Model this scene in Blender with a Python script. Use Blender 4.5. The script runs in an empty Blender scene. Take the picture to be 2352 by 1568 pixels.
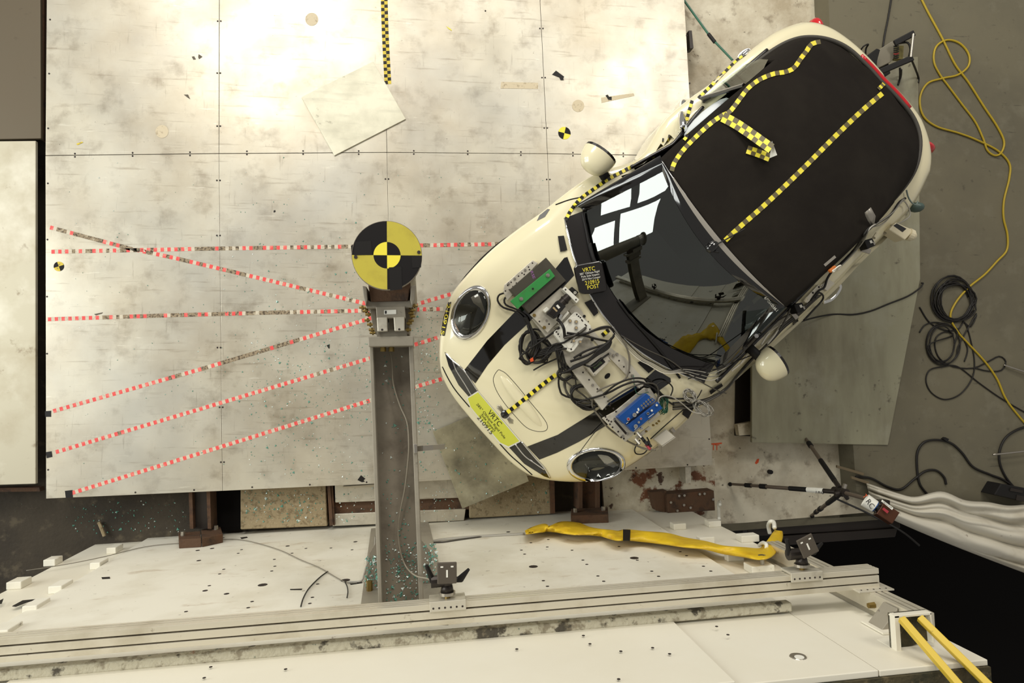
import bpy, bmesh, math, random
from mathutils import Vector, Matrix, noise
from mathutils.bvhtree import BVHTree
random.seed(11)
SC = bpy.context.scene
COL = SC.collection

# ------------------------------------------------------------------ camera
F, H, UN, VN = 1568.0, 5.087, 968.0, 862.0     # focal length (px of a 2352 wide frame), height, nadir
_n = Vector(((UN-1176)/F, -(VN-784)/F, -1)).normalized()
ROT = _n.rotation_difference(Vector((0, 0, -1))).to_matrix()
CAMPOS = Vector((0, 0, H))
cam_d = bpy.data.cameras.new('camera'); cam = bpy.data.objects.new('camera', cam_d); COL.objects.link(cam)
cam_d.sensor_width = 36; cam_d.lens = F*36/2352; cam_d.clip_start = .05; cam_d.clip_end = 100
cam.matrix_world = Matrix.Translation(CAMPOS) @ ROT.to_4x4()
SC.camera = cam
SC.view_settings.view_transform = 'Standard'; SC.view_settings.look = 'None'
SC.view_settings.gamma = 1; SC.view_settings.use_curve_mapping = False
SC.view_settings.exposure = 0.23

# ------------------------------------------------------------------ light
w = bpy.data.worlds.new('world'); SC.world = w; w.use_nodes = True
w.node_tree.nodes['Background'].inputs[0].default_value = (1, .96, .88, 1)
w.node_tree.nodes['Background'].inputs[1].default_value = .27
def area(loc, sx, sy, power, target=(0, 0, 0), col=(1, .955, .87)):
    d = bpy.data.lights.new('room_or_fill_light', 'AREA'); d.shape = 'RECTANGLE'; d.size = sx; d.size_y = sy
    d.energy = power; d.color = col
    o = bpy.data.objects.new('room_or_fill_light', d); COL.objects.link(o); o.location = loc
    o.rotation_euler = (Vector(target)-Vector(loc)).to_track_quat('-Z', 'Y').to_euler()
    return o
area((-2.7, 6.2, 7.6), 2.4, 1.6, 190, (-.8, 2.0, 0))
area((4.3, 5.6, 7.6), 2.0, 1.6, 130, (1.5, 2.0, 0))
area((.8, 9.0, 5.8), 4.0, 1.6, 300, (.5, -1.0, .8))  # added fill light out of view, aimed to brighten the barrier face
# four tall daylight panes in the hall's left wall, mirrored in the windscreen
for y0, y1, z0, z1 in ((-.9, 2.0, 4.3, 9.0), (-.7, 1.6, 2.2, 3.75), (2.35, 3.7, 2.4, 5.3), (2.45, 3.9, 6.2, 9.0)):
    area((-8, (y0+y1)/2, (z0+z1)/2), y1-y0, z1-z0, 24.0*(y1-y0)*(z1-z0), (0, (y0+y1)/2, (z0+z1)/2), (.97, 1, .95))


# ------------------------------------------------------------------ projection helpers
def rdir(u, v):
    return (ROT @ Vector(((u-1176)/F, -(v-784)/F, -1))).normalized()
def P(u, v, z=0.0):
    d = rdir(u, v); k = (z-H)/d.z
    return CAMPOS + d*k
WA, WB = 0.03331906, -1.11313777               # the barrier's front face: y = WA x + WB
WT = Vector((1, WA, 0)).normalized(); WN = Vector((-WT.y, WT.x, 0)); W0 = Vector((0, WB, 0))
def W(a, out, z): return W0 + WT*a + WN*out + Vector((0, 0, z))
def PW(u, v, out=0.0):
    d = rdir(u, v); k = (WN.dot(W0 + WN*out - CAMPOS))/WN.dot(d)
    return CAMPOS + d*k

# ------------------------------------------------------------------ materials
def lin(c):
    return tuple(((x/255+.055)/1.055)**2.4 if x > 10 else x/255/12.92 for x in c)+(1,)
MATS = {}
def mat(name, col, rough=.5, metal=0.0, spots=(), bump=0, bscale=60, coat=0, spec=.5, streak=None, rvar=0):
    """spots: (colour, noise scale, threshold, softness, amount[, detail]) blotches of real stain or wear laid over the base."""
    if name in MATS: return MATS[name]
    m = bpy.data.materials.new(name); m.use_nodes = True; nt = m.node_tree; N = nt.nodes; Lk = nt.links
    b = N['Principled BSDF']; b.inputs['Roughness'].default_value = rough; b.inputs['Metallic'].default_value = metal
    b.inputs['Specular IOR Level'].default_value = spec; b.inputs['Coat Weight'].default_value = coat; b.inputs['Coat Roughness'].default_value = .04
    geo = N.new('ShaderNodeNewGeometry')
    cur = None; base = lin(col)
    for i, s in enumerate(spots):
        c2, sc, th, so, am = s[:5]
        nz = N.new('ShaderNodeTexNoise'); nz.inputs['Scale'].default_value = sc; nz.inputs['Detail'].default_value = s[5] if len(s) > 5 else 6
        nz.inputs['Roughness'].default_value = .62
        src = geo.outputs['Position']
        mp = N.new('ShaderNodeMapping'); mp.inputs['Location'].default_value = (7.3*i+1, 3.1*i, 1.7*i)
        if len(s) > 6: mp.inputs['Rotation'].default_value = (0, 0, s[7] if len(s) > 7 else 0); mp.inputs['Scale'].default_value = s[6]
        Lk.new(src, mp.inputs['Vector']); Lk.new(mp.outputs['Vector'], nz.inputs['Vector'])
        mr = N.new('ShaderNodeMapRange'); mr.inputs['From Min'].default_value = th-so; mr.inputs['From Max'].default_value = th+so
        mr.inputs['To Max'].default_value = am
        Lk.new(nz.outputs['Fac'], mr.inputs['Value'])
        mx = N.new('ShaderNodeMix'); mx.data_type = 'RGBA'
        Lk.new(mr.outputs['Result'], mx.inputs['Factor'])
        if cur is None: mx.inputs[6].default_value = base
        else: Lk.new(cur, mx.inputs[6])
        mx.inputs[7].default_value = lin(c2); cur = mx.outputs[2]
    if cur is None: b.inputs['Base Color'].default_value = base
    else: Lk.new(cur, b.inputs['Base Color'])
    if rvar:
        nz = N.new('ShaderNodeTexNoise'); nz.inputs['Scale'].default_value = 3; nz.inputs['Detail'].default_value = 5
        Lk.new(geo.outputs['Position'], nz.inputs['Vector'])
        mr = N.new('ShaderNodeMapRange'); mr.inputs['From Min'].default_value = .3; mr.inputs['From Max'].default_value = .7
        mr.inputs['To Min'].default_value = rough-rvar; mr.inputs['To Max'].default_value = rough+rvar
        Lk.new(nz.outputs['Fac'], mr.inputs['Value']); Lk.new(mr.outputs['Result'], b.inputs['Roughness'])
    if bump:
        nz = N.new('ShaderNodeTexNoise'); nz.inputs['Scale'].default_value = bscale; nz.inputs['Detail'].default_value = 4
        Lk.new(geo.outputs['Position'], nz.inputs['Vector'])
        bp = N.new('ShaderNodeBump'); bp.inputs['Strength'].default_value = bump; bp.inputs['Distance'].default_value = .01
        Lk.new(nz.outputs['Fac'], bp.inputs['Height']); Lk.new(bp.outputs['Normal'], b.inputs['Normal'])
    m.diffuse_color = base; MATS[name] = m
    return m
def glass(name, tint, ior=1.55, rough=.01):
    m = bpy.data.materials.new(name); m.use_nodes = True; nt = m.node_tree; N = nt.nodes; Lk = nt.links
    N.remove(N['Principled BSDF']); out = N['Material Output']
    t = N.new('ShaderNodeBsdfTransparent'); t.inputs[0].default_value = tint+(1,)
    g = N.new('ShaderNodeBsdfGlossy'); g.inputs['Roughness'].default_value = rough; g.inputs[0].default_value = (.95, 1, .97, 1)
    fr = N.new('ShaderNodeFresnel'); fr.inputs[0].default_value = ior
    mx = N.new('ShaderNodeMixShader'); Lk.new(fr.outputs[0], mx.inputs[0]); Lk.new(t.outputs[0], mx.inputs[1]); Lk.new(g.outputs[0], mx.inputs[2])
    Lk.new(mx.outputs[0], out.inputs[0]); MATS[name] = m
    return m

DECK = mat('brushed_aluminium_sheet', (207, 200, 182), .38, .60, [
    ((146, 126, 98), 1.5, .575, .15, .48), ((118, 100, 76), 6, .63, .10, .48), ((182, 184, 182), .9, .58, .15, .45),
    ((112, 92, 68), 9, .645, .06, .38, 10, (.30, 3.9, 1), .12), ((104, 90, 72), 14, .67, .045, .30, 10, (3.4, .28, 1), .35),
    ((84, 72, 58), 45, .71, .03, .6), ((240, 236, 222), 14, .68, .03, .35, 8, (.3, 3, 1), -.5)], rvar=.07)
DECKSIDE = mat('dull_sheet_edge', (196, 186, 164), .5, .4)
HOLE = mat('dark_screw_hole', (40, 30, 26), .7)
BLACKPIT = mat('black_pit_shade', (14, 12, 11), .9, spec=.15)  # near-black colour stands in for the darkness of the deep pit
BROWN = mat('dark_stained_concrete', (62, 54, 42), .85, 0, [((38, 32, 25), 2.2, .55, .12, .8), ((96, 86, 68), 9, .63, .06, .6), ((110, 120, 104), 60, .72, .02, .7)], .35, 40)
TRENCH = mat('old_stained_concrete', (222, 214, 192), .85, 0, [((150, 132, 102), 1.9, .545, .13, .7), ((104, 84, 62), 6, .62, .06, .6), ((206, 198, 178), 6, .66, .06, .6), ((62, 48, 34), 26, .69, .03, .8)], .3, 40)
GREYCON = mat('smooth_grey_concrete', (110, 104, 85), .62, 0, [((86, 82, 70), 1.2, .56, .16, .6), ((122, 117, 100), 5, .63, .08, .5), ((72, 66, 56), 16, .67, .03, .5), ((60, 56, 48), 9, .68, .02, .6, 8, (.4, 4, 1), .6)], .08, 30, spec=.35)
COVER = mat('greenish_steel_cover', (152, 149, 125), .55, .15, [((92, 82, 64), 1.1, .56, .13, .7, 6, (2.2, .5, 1)), ((162, 160, 142), 2.4, .62, .10, .6), ((66, 56, 46), 11, .67, .04, .7)])
COVERB = mat('brown_steel_cover', (96, 86, 69), .5, .3, [((96, 84, 66), 1.5, .55, .15, .7), ((70, 60, 48), 12, .68, .04, .5)])
COVERW = mat('pale_steel_cover', (190, 183, 162), .5, .3, [((150, 132, 100), 1.6, .60, .13, .7), ((232, 228, 214), 1.2, .62, .08, .6), ((120, 100, 72), 9, .67, .05, .6)])
PEEL = mat('peeling_white_paint', (214, 206, 184), .7, 0, [((150, 134, 104), 3.5, .57, .10, .6), ((112, 62, 30), 5.5, .592, .025, .95), ((66, 36, 20), 9, .635, .02, .95), ((90, 76, 58), 30, .69, .03, .8)], .5, 30)
RUST = mat('rusty_steel', (88, 64, 45), .8, .2, [((98, 62, 38), 6, .60, .10, .6), ((44, 35, 30), 10, .60, .08, .8), ((150, 118, 86), 40, .71, .02, .6)], .3, 60)
TAN = mat('speckled_tan_concrete', (150, 134, 104), .85, 0, [((104, 88, 62), 30, .56, .06, .7), ((190, 176, 148), 60, .64, .04, .6), ((80, 94, 80), 14, .68, .03, .6)], .3, 80)
WHITEP = mat('white_painted_steel', (226, 222, 208), .55, 0, [((196, 188, 166), 2.2, .57, .12, .55), ((168, 146, 116), 6, .65, .05, .5, 8, (.6, 1, 1.6)), ((110, 98, 84), 24, .69, .025, .65)], .04, 14, spec=.4)
WHITEU = mat('clean_white_painted_steel', (226, 221, 205), .5, 0, [((214, 206, 184), 1.2, .58, .15, .4), ((120, 108, 92), 26, .74, .02, .5)], 0, spec=.4)
MOSS = mat('mossy_concrete', (72, 64, 42), .95, 0, [((42, 42, 26), 9, .52, .08, .85), ((112, 98, 70), 24, .62, .05, .7), ((100, 140, 116), 50, .73, .02, .8)], .9, 30)
ALU = mat('extruded_aluminium', (212, 205, 187), .32, .45, [((170, 158, 132), 4, .60, .10, .5), ((120, 104, 80), 24, .70, .03, .5)])
ALUD = mat('aluminium_slot', (92, 82, 66), .6, .4, [((50, 42, 34), 14, .58, .08, .8)])
ALUP = mat('machined_aluminium_plate', (206, 200, 184), .42, .45, [((150, 142, 124), 12, .6, .08, .5)])
CHIP = mat('chipped_painted_bar', (190, 184, 164), .75, 0, [((66, 60, 50), 9, .58, .03, .95), ((132, 122, 102), 22, .58, .05, .8), ((60, 92, 80), 28, .68, .02, .9), ((150, 84, 40), 7, .70, .02, .9)], .6, 50)
GREYP = mat('grey_painted_steel', (150, 143, 128), .5, .15, [((112, 104, 92), 3, .57, .12, .6), ((70, 64, 56), 14, .67, .03, .6), ((140, 134, 124), 20, .69, .03, .5)], .05, 20)
GREYD = mat('dark_grey_steel', (134, 125, 110), .6, .15, [((88, 78, 66), 4, .57, .10, .75), ((128, 118, 104), 16, .69, .03, .6)], .06, 20)
CREAM = mat('cream_car_paint', (226, 217, 182), .28, 0, coat=.9, spec=.45)
BLACKG = mat('gloss_black', (10, 9, 9), .08, 0, coat=.8)
BLACKS = mat('satin_black_vinyl', (22, 18, 17), .22, 0, coat=.3)
BLACKM = mat('matt_black', (19, 17, 16), .6, spec=.35)
BLACKR = mat('black_rubber', (24, 22, 21), .75, spec=.25)
FABRIC = mat('black_roof_fabric', (35, 31, 27), .92, 0, [((46, 42, 36), 3, .58, .15, .5), ((26, 22, 20), 2, .55, .14, .5), ((120, 116, 106), 95, .80, .01, .7)], .12, 420, spec=.1)
CHROME = mat('polished_chrome', (226, 226, 224), .06, 1)
STEELB = mat('bare_steel', (176, 170, 160), .3, .9)
BRASS = mat('brass_bolt', (140, 118, 66), .4, .8)
REDL = mat('red_lamp_plastic', (196, 22, 32), .2, 0, coat=.6)
YEL = mat('yellow_tape', (238, 222, 66), .5)
YELD = mat('worn_yellow_tape', (214, 190, 60), .6, 0, [((120, 106, 70), 60, .58, .05, .8)])
TBLK = mat('black_tape', (24, 21, 20), .5, spec=.3)
TGRY = mat('olive_tape_square', (100, 90, 58), .5)
REDT = mat('red_tape_square', (226, 78, 76), .55, 0, [((232, 150, 136), 26, .56, .08, .6)])
WHTT = mat('white_tape_square', (206, 196, 176), .55, 0, [((150, 140, 120), 40, .6, .08, .6)])
WORN = mat('worn_tape_adhesive', (150, 134, 110), .8, 0, [((70, 58, 46), 60, .53, .05, .9), ((196, 186, 164), 45, .62, .05, .8)])
DISCY = mat('yellow_target_paint', (190, 176, 62), .5, 0, [((172, 156, 56), 14, .6, .1, .6)])
DISCB = mat('black_target_paint', (17, 13, 13), .6, spec=.25)
SIGNY = mat('lime_yellow_paper', (208, 210, 72), .5)
PAPER = mat('white_paper', (226, 224, 214), .5)
INK = mat('black_ink', (26, 24, 22), .6)
GREENP = mat('green_painted_steel', (44, 136, 62), .5, .1, [((66, 104, 54), 20, .62, .05, .5), ((150, 84, 56), 34, .70, .02, .9)])
PLATEG = mat('oiled_steel_plate', (78, 74, 64), .45, .5, [((60, 56, 48), 6, .58, .1, .6), ((104, 78, 50), 20, .70, .03, .5)])
BLUE = mat('blue_anodised', (22, 76, 150), .35, .3)
WHITEPL = mat('white_plastic', (222, 220, 208), .4)
GREYPL = mat('light_grey_plastic', (192, 188, 176), .45)
LCD = mat('green_lcd', (78, 96, 62), .25)
GWIRE = mat('grey_wire', (160, 156, 146), .5)
WWIRE = mat('white_wire', (214, 208, 194), .5)
GRWIRE = mat('green_wire', (40, 96, 72), .5)
BWIRE = mat('black_cable', (28, 25, 22), .5, spec=.35)
DKWIRE = mat('dark_grey_cable', (70, 66, 58), .5)
YWIRE = mat('yellow_cord', (176, 150, 30), .5)
SLEEVE = mat('yellow_vinyl', (220, 184, 34), .5, 0, [((186, 138, 22), 8, .58, .10, .6), ((120, 88, 20), 30, .69, .03, .6)], .25, 30)
YBAR = mat('yellow_painted_bar', (206, 176, 58), .5, 0, [((120, 100, 40), 18, .70, .02, .8)])
TARP = mat('grey_white_tarp', (206, 200, 184), .7, 0, [((150, 138, 112), 2.5, .60, .12, .6), ((110, 96, 78), 10, .70, .03, .6)], .1, 10)
CARBON = mat('brown_grey_tube', (104, 92, 80), .4, .3)
AMBER = mat('amber_lens', (226, 140, 20), .2, 0, coat=.5)
ORANGE = mat('orange_paint', (222, 84, 30), .6)
SILVERT = mat('silver_tape_or_reflection', (170, 164, 154), .35, .5)
BROWNBOX = mat('brown_camera_metal', (74, 40, 20), .35, .4)
REDLAB = mat('red_label', (150, 26, 40), .4)
AIRBAG = mat('white_airbag_cloth', (216, 220, 222), .7)
INTER = mat('dark_interior', (30, 30, 29), .7)
CREAMPL = mat('beige_plastic', (216, 206, 176), .4)
GUNM = mat('gunmetal', (52, 46, 42), .4, .5)
GLASSW = glass('tinted_windscreen_glass', (.22, .27, .24), 2.0)
GLASSQ = glass('clear_side_glass', (.55, .62, .58), 1.55)
GLASSL = glass('headlamp_glass', (.62, .62, .60), 1.5)
SHARD = mat('teal_glass_shard', (92, 150, 134), .12, 0, coat=.6)
SHARDW = mat('bright_glass_shard', (214, 226, 220), .1, 0, coat=.8)
# ------------------------------------------------------------------ object helpers
LOC = {}
def tag(o, label=None, cat=None, group=None, kind=None):
    if label: o['label'] = label
    if cat: o['category'] = cat
    if group: o['group'] = group
    if kind: o['kind'] = kind
    return o
def thing(name, label, cat, loc, group=None):
    o = bpy.data.objects.new(name, None); COL.objects.link(o); o.empty_display_size = .05
    o.location = loc; LOC[o.name] = Vector(loc)
    return tag(o, label, cat, group)
class MB:
    """collects shapes in world coordinates, then links them as one mesh object"""
    def __init__(s): s.v = []; s.f = []; s.m = []
    def add(s, vs, fs, mi=0):
        k = len(s.v); s.v += [Vector(v) for v in vs]; s.f += [tuple(i+k for i in f) for f in fs]; s.m += [mi]*len(fs)
        return s
    def prism(s, top, down, mi=0):
        """top: world points (counter-clockwise or not), down: vector to the bottom face"""
        n = len(top); down = Vector(down); b = [Vector(p)+down for p in top]
        s.add(list(top)+b, [tuple(range(n)), tuple(range(2*n-1, n-1, -1))]+[(i, n+i, n+(i+1) % n, (i+1) % n) for i in range(n)], mi)
        return s
    def px(s, pts, z, th, mi=0): return s.prism([P(u, v, z) for u, v in pts], (0, 0, -th), mi)
    def wl(s, pts, out, th, mi=0): return s.prism([PW(u, v, out) for u, v in pts], WN*-th, mi)
    def box(s, c, sx, sy, sz, M=None, mi=0):
        M = M or Matrix.Identity(3); c = Vector(c)
        vs = [c+M @ Vector((x*sx/2, y*sy/2, z*sz/2)) for x in (-1, 1) for y in (-1, 1) for z in (-1, 1)]
        s.add(vs, [(0, 1, 3, 2), (4, 6, 7, 5), (0, 4, 5, 1), (2, 3, 7, 6), (0, 2, 6, 4), (1, 5, 7, 3)], mi); return s
    def cyl(s, a, b, r0, r1=None, n=12, mi=0, cap=True):
        a, b = Vector(a), Vector(b); r1 = r0 if r1 is None else r1
        q = (b-a).to_track_quat('Z', 'Y'); vs = []
        for p, r in ((a, r0), (b, r1)):
            vs += [p+q @ Vector((r*math.cos(2*math.pi*i/n), r*math.sin(2*math.pi*i/n), 0)) for i in range(n)]
        fs = [(i, (i+1) % n, n+(i+1) % n, n+i) for i in range(n)]
        if cap: fs += [tuple(range(n-1, -1, -1)), tuple(range(n, 2*n))]
        s.add(vs, fs, mi); return s
    def sphere(s, c, rx, ry=None, rz=None, M=None, n=12, k=8, mi=0):
        ry = ry or rx; rz = rz or rx; M = M or Matrix.Identity(3); c = Vector(c); vs = []
        for j in range(k+1):
            th = math.pi*j/k
            for i in range(n):
                ph = 2*math.pi*i/n
                vs.append(c+M @ Vector((rx*math.sin(th)*math.cos(ph), ry*math.sin(th)*math.sin(ph), rz*math.cos(th))))
        s.add(vs, [(j*n+i, (j+1)*n+i, (j+1)*n+(i+1) % n, j*n+(i+1) % n) for j in range(k) for i in range(n)], mi); return s
    def tube(s, pts, r, n=6, mi=0, closed=False):
        pts = [Vector(p) for p in pts]; m = len(pts); vs = []; up = None
        for i, p in enumerate(pts):
            t = (pts[(i+1) % m]-pts[i-1]) if closed else (pts[min(i+1, m-1)]-pts[max(i-1, 0)])
            if t.length < 1e-9: t = Vector((1, 0, 0))
            t.normalize()
            if up is None: up = t.orthogonal().normalized()
            up = up-t*up.dot(t)
            if up.length < 1e-6: up = t.orthogonal()
            up.normalize(); sd = t.cross(up); rr = r[i] if isinstance(r, (list, tuple)) else r
            vs += [p+(up*math.cos(2*math.pi*k/n)+sd*math.sin(2*math.pi*k/n))*rr for k in range(n)]
        fs = [(i*n+k, i*n+(k+1) % n, ((i+1) % m)*n+(k+1) % n, ((i+1) % m)*n+k) for i in range(m if closed else m-1) for k in range(n)]
        if not closed: fs += [tuple(range(n-1, -1, -1)), tuple(range((m-1)*n, m*n))]
        s.add(vs, fs, mi); return s
    def grid(s, rows, mi=0, closed=False):
        n = len(rows[0]); vs = [p for r in rows for p in r]; m = len(rows)
        fs = [(j*n+i, j*n+(i+1) % n, (j+1)*n+(i+1) % n, (j+1)*n+i) for j in range(m-1) for i in range(n if closed else n-1)]
        s.add(vs, fs, mi); return s
    def obj(s, name, mats, parent=None, label=None, cat=None, group=None, kind=None, smooth=False, bevel=0, solid=0, loc=None):
        if not isinstance(mats, (list, tuple)): mats = [mats]
        if parent is not None: o0 = LOC[parent.name]
        elif loc is not None: o0 = Vector(loc)
        else:
            xs = [v.x for v in s.v]; ys = [v.y for v in s.v]
            o0 = Vector(((min(xs)+max(xs))/2, (min(ys)+max(ys))/2, min(v.z for v in s.v)))
        me = bpy.data.meshes.new(name); me.from_pydata([tuple(v-o0) for v in s.v], [], s.f); me.update()
        for m in mats: me.materials.append(m)
        if any(s.m): me.polygons.foreach_set('material_index', s.m)
        bm = bmesh.new(); bm.from_mesh(me); bmesh.ops.recalc_face_normals(bm, faces=bm.faces); bm.to_mesh(me); bm.free()
        if smooth: me.polygons.foreach_set('use_smooth', [True]*len(me.polygons))
        o = bpy.data.objects.new(name, me); COL.objects.link(o)
        if parent is not None: o.parent = parent; LOC[o.name] = o0
        else: o.location = o0; LOC[o.name] = o0
        if bevel:
            b = o.modifiers.new('bevel', 'BEVEL'); b.width = bevel; b.segments = 2; b.limit_method = 'ANGLE'; b.angle_limit = .7
        if solid:
            b = o.modifiers.new('solid', 'SOLIDIFY'); b.thickness = solid; b.offset = 0
        return tag(o, label, cat, group, kind)
def copy_at(o, loc, parent=None):
    c = o.copy(); COL.objects.link(c); c.parent = parent; c.location = loc
    return c
def crom(pts, k=6, closed=False):
    """Catmull-Rom through the points"""
    pts = [Vector(p) for p in pts]; n = len(pts); out = []
    for i in range(n if closed else n-1):
        g = (lambda j: pts[j % n]) if closed else (lambda j: pts[max(0, min(n-1, j))])
        a, b, c, d = g(i-1), g(i), g(i+1), g(i+2)
        for j in range(k):
            t = j/k
            out.append(.5*((2*b)+(c-a)*t+(2*a-5*b+4*c-d)*t*t+(3*b-a-3*c+d)*t*t*t))
    if not closed: out.append(pts[-1])
    return out
def lerpf(xs, ys, x):
    if x <= xs[0]: return ys[0]
    for i in range(len(xs)-1):
        if x <= xs[i+1]:
            t = (x-xs[i])/(xs[i+1]-xs[i]); return ys[i]*(1-t)+ys[i+1]*t
    return ys[-1]
def smoothf(xs, ys, x):
    if x <= xs[0]: return ys[0]
    if x >= xs[-1]: return ys[-1]
    for i in range(len(xs)-1):
        if x <= xs[i+1]:
            h = xs[i+1]-xs[i]; t = (x-xs[i])/h
            def sl(j):
                if j == 0: return (ys[1]-ys[0])/(xs[1]-xs[0])
                if j == len(xs)-1: return (ys[-1]-ys[-2])/(xs[-1]-xs[-2])
                return (ys[j+1]-ys[j-1])/(xs[j+1]-xs[j-1])
            a, b = sl(i)*h, sl(i+1)*h
            return (2*t**3-3*t*t+1)*ys[i]+(t**3-2*t*t+t)*a+(-2*t**3+3*t*t)*ys[i+1]+(t**3-t*t)*b
def onz(z): return lambda u, v: P(u, v, z)
def onwall(out): return lambda u, v: PW(u, v, out)
def text_px(name, s, u, v, ang, cap, m, parent, proj, width=None, label=None):
    """flat lettering: cap height and width in px, ang = clockwise turn of the baseline, laid on a surface by proj"""
    cu = bpy.data.curves.new(name, 'FONT'); cu.body = s; cu.align_x = 'CENTER'; cu.align_y = 'CENTER'; cu.size = 1; cu.resolution_u = 3
    t = bpy.data.objects.new('tmp', cu); COL.objects.link(t)
    dg = bpy.context.evaluated_depsgraph_get(); me = bpy.data.meshes.new_from_object(t.evaluated_get(dg))
    bpy.data.objects.remove(t)
    xs = [q.co.x for q in me.vertices]; k = cap/.69; kx = k if width is None else width/max(1e-6, max(xs)-min(xs))
    cx = (max(xs)+min(xs))/2; ys = [q.co.y for q in me.vertices]; cy = (max(ys)+min(ys))/2
    ca, sa = math.cos(ang), math.sin(ang)
    b = MB(); vs = []
    for q in me.vertices:
        x, y = (q.co.x-cx)*kx, (q.co.y-cy)*k
        vs.append(proj(u+x*ca+y*sa, v+x*sa-y*ca))
    b.add(vs, [tuple(p.vertices) for p in me.polygons]); bpy.data.meshes.remove(me)
    return b.obj(name, m, parent, label=label)
def resamp(path, step):
    """even samples along a px polyline; returns (point, direction) pairs"""
    pts = [Vector((p[0], p[1], 0)) for p in path]; out = []; carry = 0.0
    L = [0]
    for i in range(len(pts)-1): L.append(L[-1]+(pts[i+1]-pts[i]).length)
    n = max(1, int(round(L[-1]/step)))
    for k in range(n+1):
        d = L[-1]*k/n; i = 0
        while i < len(pts)-2 and L[i+1] < d: i += 1
        t = (d-L[i])/max(1e-6, L[i+1]-L[i]); p = pts[i].lerp(pts[i+1], t); out.append((p, (pts[i+1]-pts[i]).normalized()))
    return out
def tape(name, path, wd, sq, mats, parent, proj, rows=1, pick=None, label=None, cat=None, group=None, smooth=True):
    """a strip of squares that follows a px path and lies on a surface"""
    if smooth and len(path) > 2: path = [(p.x, p.y) for p in crom([(a, b, 0) for a, b in path], 8)]
    sm = resamp(path, sq); b = MB()
    nr = [Vector((-d.y, d.x, 0)) for p, d in sm]
    nr = [(nr[max(0, i-1)]+nr[i]+nr[min(len(nr)-1, i+1)]).normalized() for i in range(len(nr))]
    for i in range(len(sm)-1):
        for r in range(rows):
            w0, w1 = wd*(r/rows-.5), wd*((r+1)/rows-.5)
            mi = (i+r) % 2
            if pick: mi = pick(i, r, mi, i/len(sm))
            if mi is None: continue
            q = []
            for (p, _), n_, wv in ((sm[i], nr[i], w0), (sm[i+1], nr[i+1], w0), (sm[i+1], nr[i+1], w1), (sm[i], nr[i], w1)):
                q.append(proj(p.x+n_.x*wv, p.y+n_.y*wv))
            b.add(q, [(0, 1, 2, 3)], mi)
    return b.obj(name, mats, parent, label=label, cat=cat, group=group)
def circ_px(u, v, ru, rv=None, n=16, ang=0.0):
    rv = ru if rv is None else rv; ca, sa = math.cos(ang), math.sin(ang)
    return [(u+ru*math.cos(t)*ca-rv*math.sin(t)*sa, v+ru*math.cos(t)*sa+rv*math.sin(t)*ca) for t in [2*math.pi*i/n for i in range(n)]]
# ------------------------------------------------------------------ the setting: floor, pit, deck
b = MB(); b.px([(-220, -220), (1000, -220), (1400, 1000), (1400, 1262), (-220, 1440)], -.27, .05)
FLOOR = b.obj('floor', BROWN, kind='structure', label='dark stained concrete pit floor below the metal deck')
def fpart(name, pts, z, th, m, bevel=0, label=None, smooth=False):
    return MB().px(pts, z, th).obj(name, m, FLOOR, bevel=bevel, label=label)
fpart('pit_floor', [(1500, 1130), (2700, 1000), (2900, 1900), (1500, 1900)], -1.7, .05, BLACKPIT, label='black depth below the tarpaulin')
fpart('concrete_strip', [(1500, -220), (1960, -220), (2150, 700), (2005, 1184), (1640, 1204), (1395, 1212), (1395, 900)], -.20, .3, TRENCH, label='rough stained concrete strip between deck and grey slab')
fpart('painted_concrete', [(1380, 1060), (1642, 1052), (1642, 1190), (1390, 1203)], -.185, .05, PEEL, label='concrete with peeling white paint and rust')
fpart('concrete_slab', [(1893, -220), (2600, -220), (2750, 1250), (1990, 1140), (1967, 1128), (1930, 600)], 0, .30, GREYCON, label='smooth grey concrete slab')
fpart('steel_cover', [(1728, 150), (2109, 130), (2114, 640), (2040, 1022), (1727, 1016)], .012, .03, COVER, bevel=.004, label='large greenish steel cover plate')
fpart('steel_cover', [(-160, -160), (92, -160), (94, 318), (-160, 322)], .0, .03, COVERB, bevel=.004, label='brown steel cover plate')
fpart('steel_cover', [(-160, 326), (82, 323), (82, 1111), (-160, 1118)], .0, .03, COVERW, bevel=.004, label='pale steel cover plate')
fpart('steel_edge_bar', [(-160, 1122), (90, 1119), (92, 1128), (-160, 1132)], -.1, .06, RUST)
fpart('steel_edge_bar', [(93, -160), (101, -160), (101, 322), (95, 322)], -.05, .06, RUST)
# deck sheets
top = [(107.5, -95), (504, -95), (881, -95), (1236, -95), (1567, -95)]
row = [(104, 357), (503, 352.5), (888.6, 350), (1257.5, 353), (1592, 358)]
bot = [(105.5, 1145.5), (511, 1127.5), (905, 1109), (1288, 1089), (1637, 1068)]
b = MB(); b.px([(125, -95), (1555, -95), (1620, 1050), (125, 1120)], -.012, .24)
b.obj('deck_support', BLACKPIT, FLOOR)
for (r0, r1) in ((top, row), (row, bot)):
    for i in range(4):
        q = [P(*r0[i]), P(*r0[i+1]), P(*r1[i+1]), P(*r1[i])]; c = sum(q, Vector())/4
        q = [p+(c-p)*(1/(c-p).length)*.0022 for p in q]
        MB().prism(q, (0, 0, -.010)).obj('deck_sheet', [DECK], FLOOR, bevel=.0015)
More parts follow.
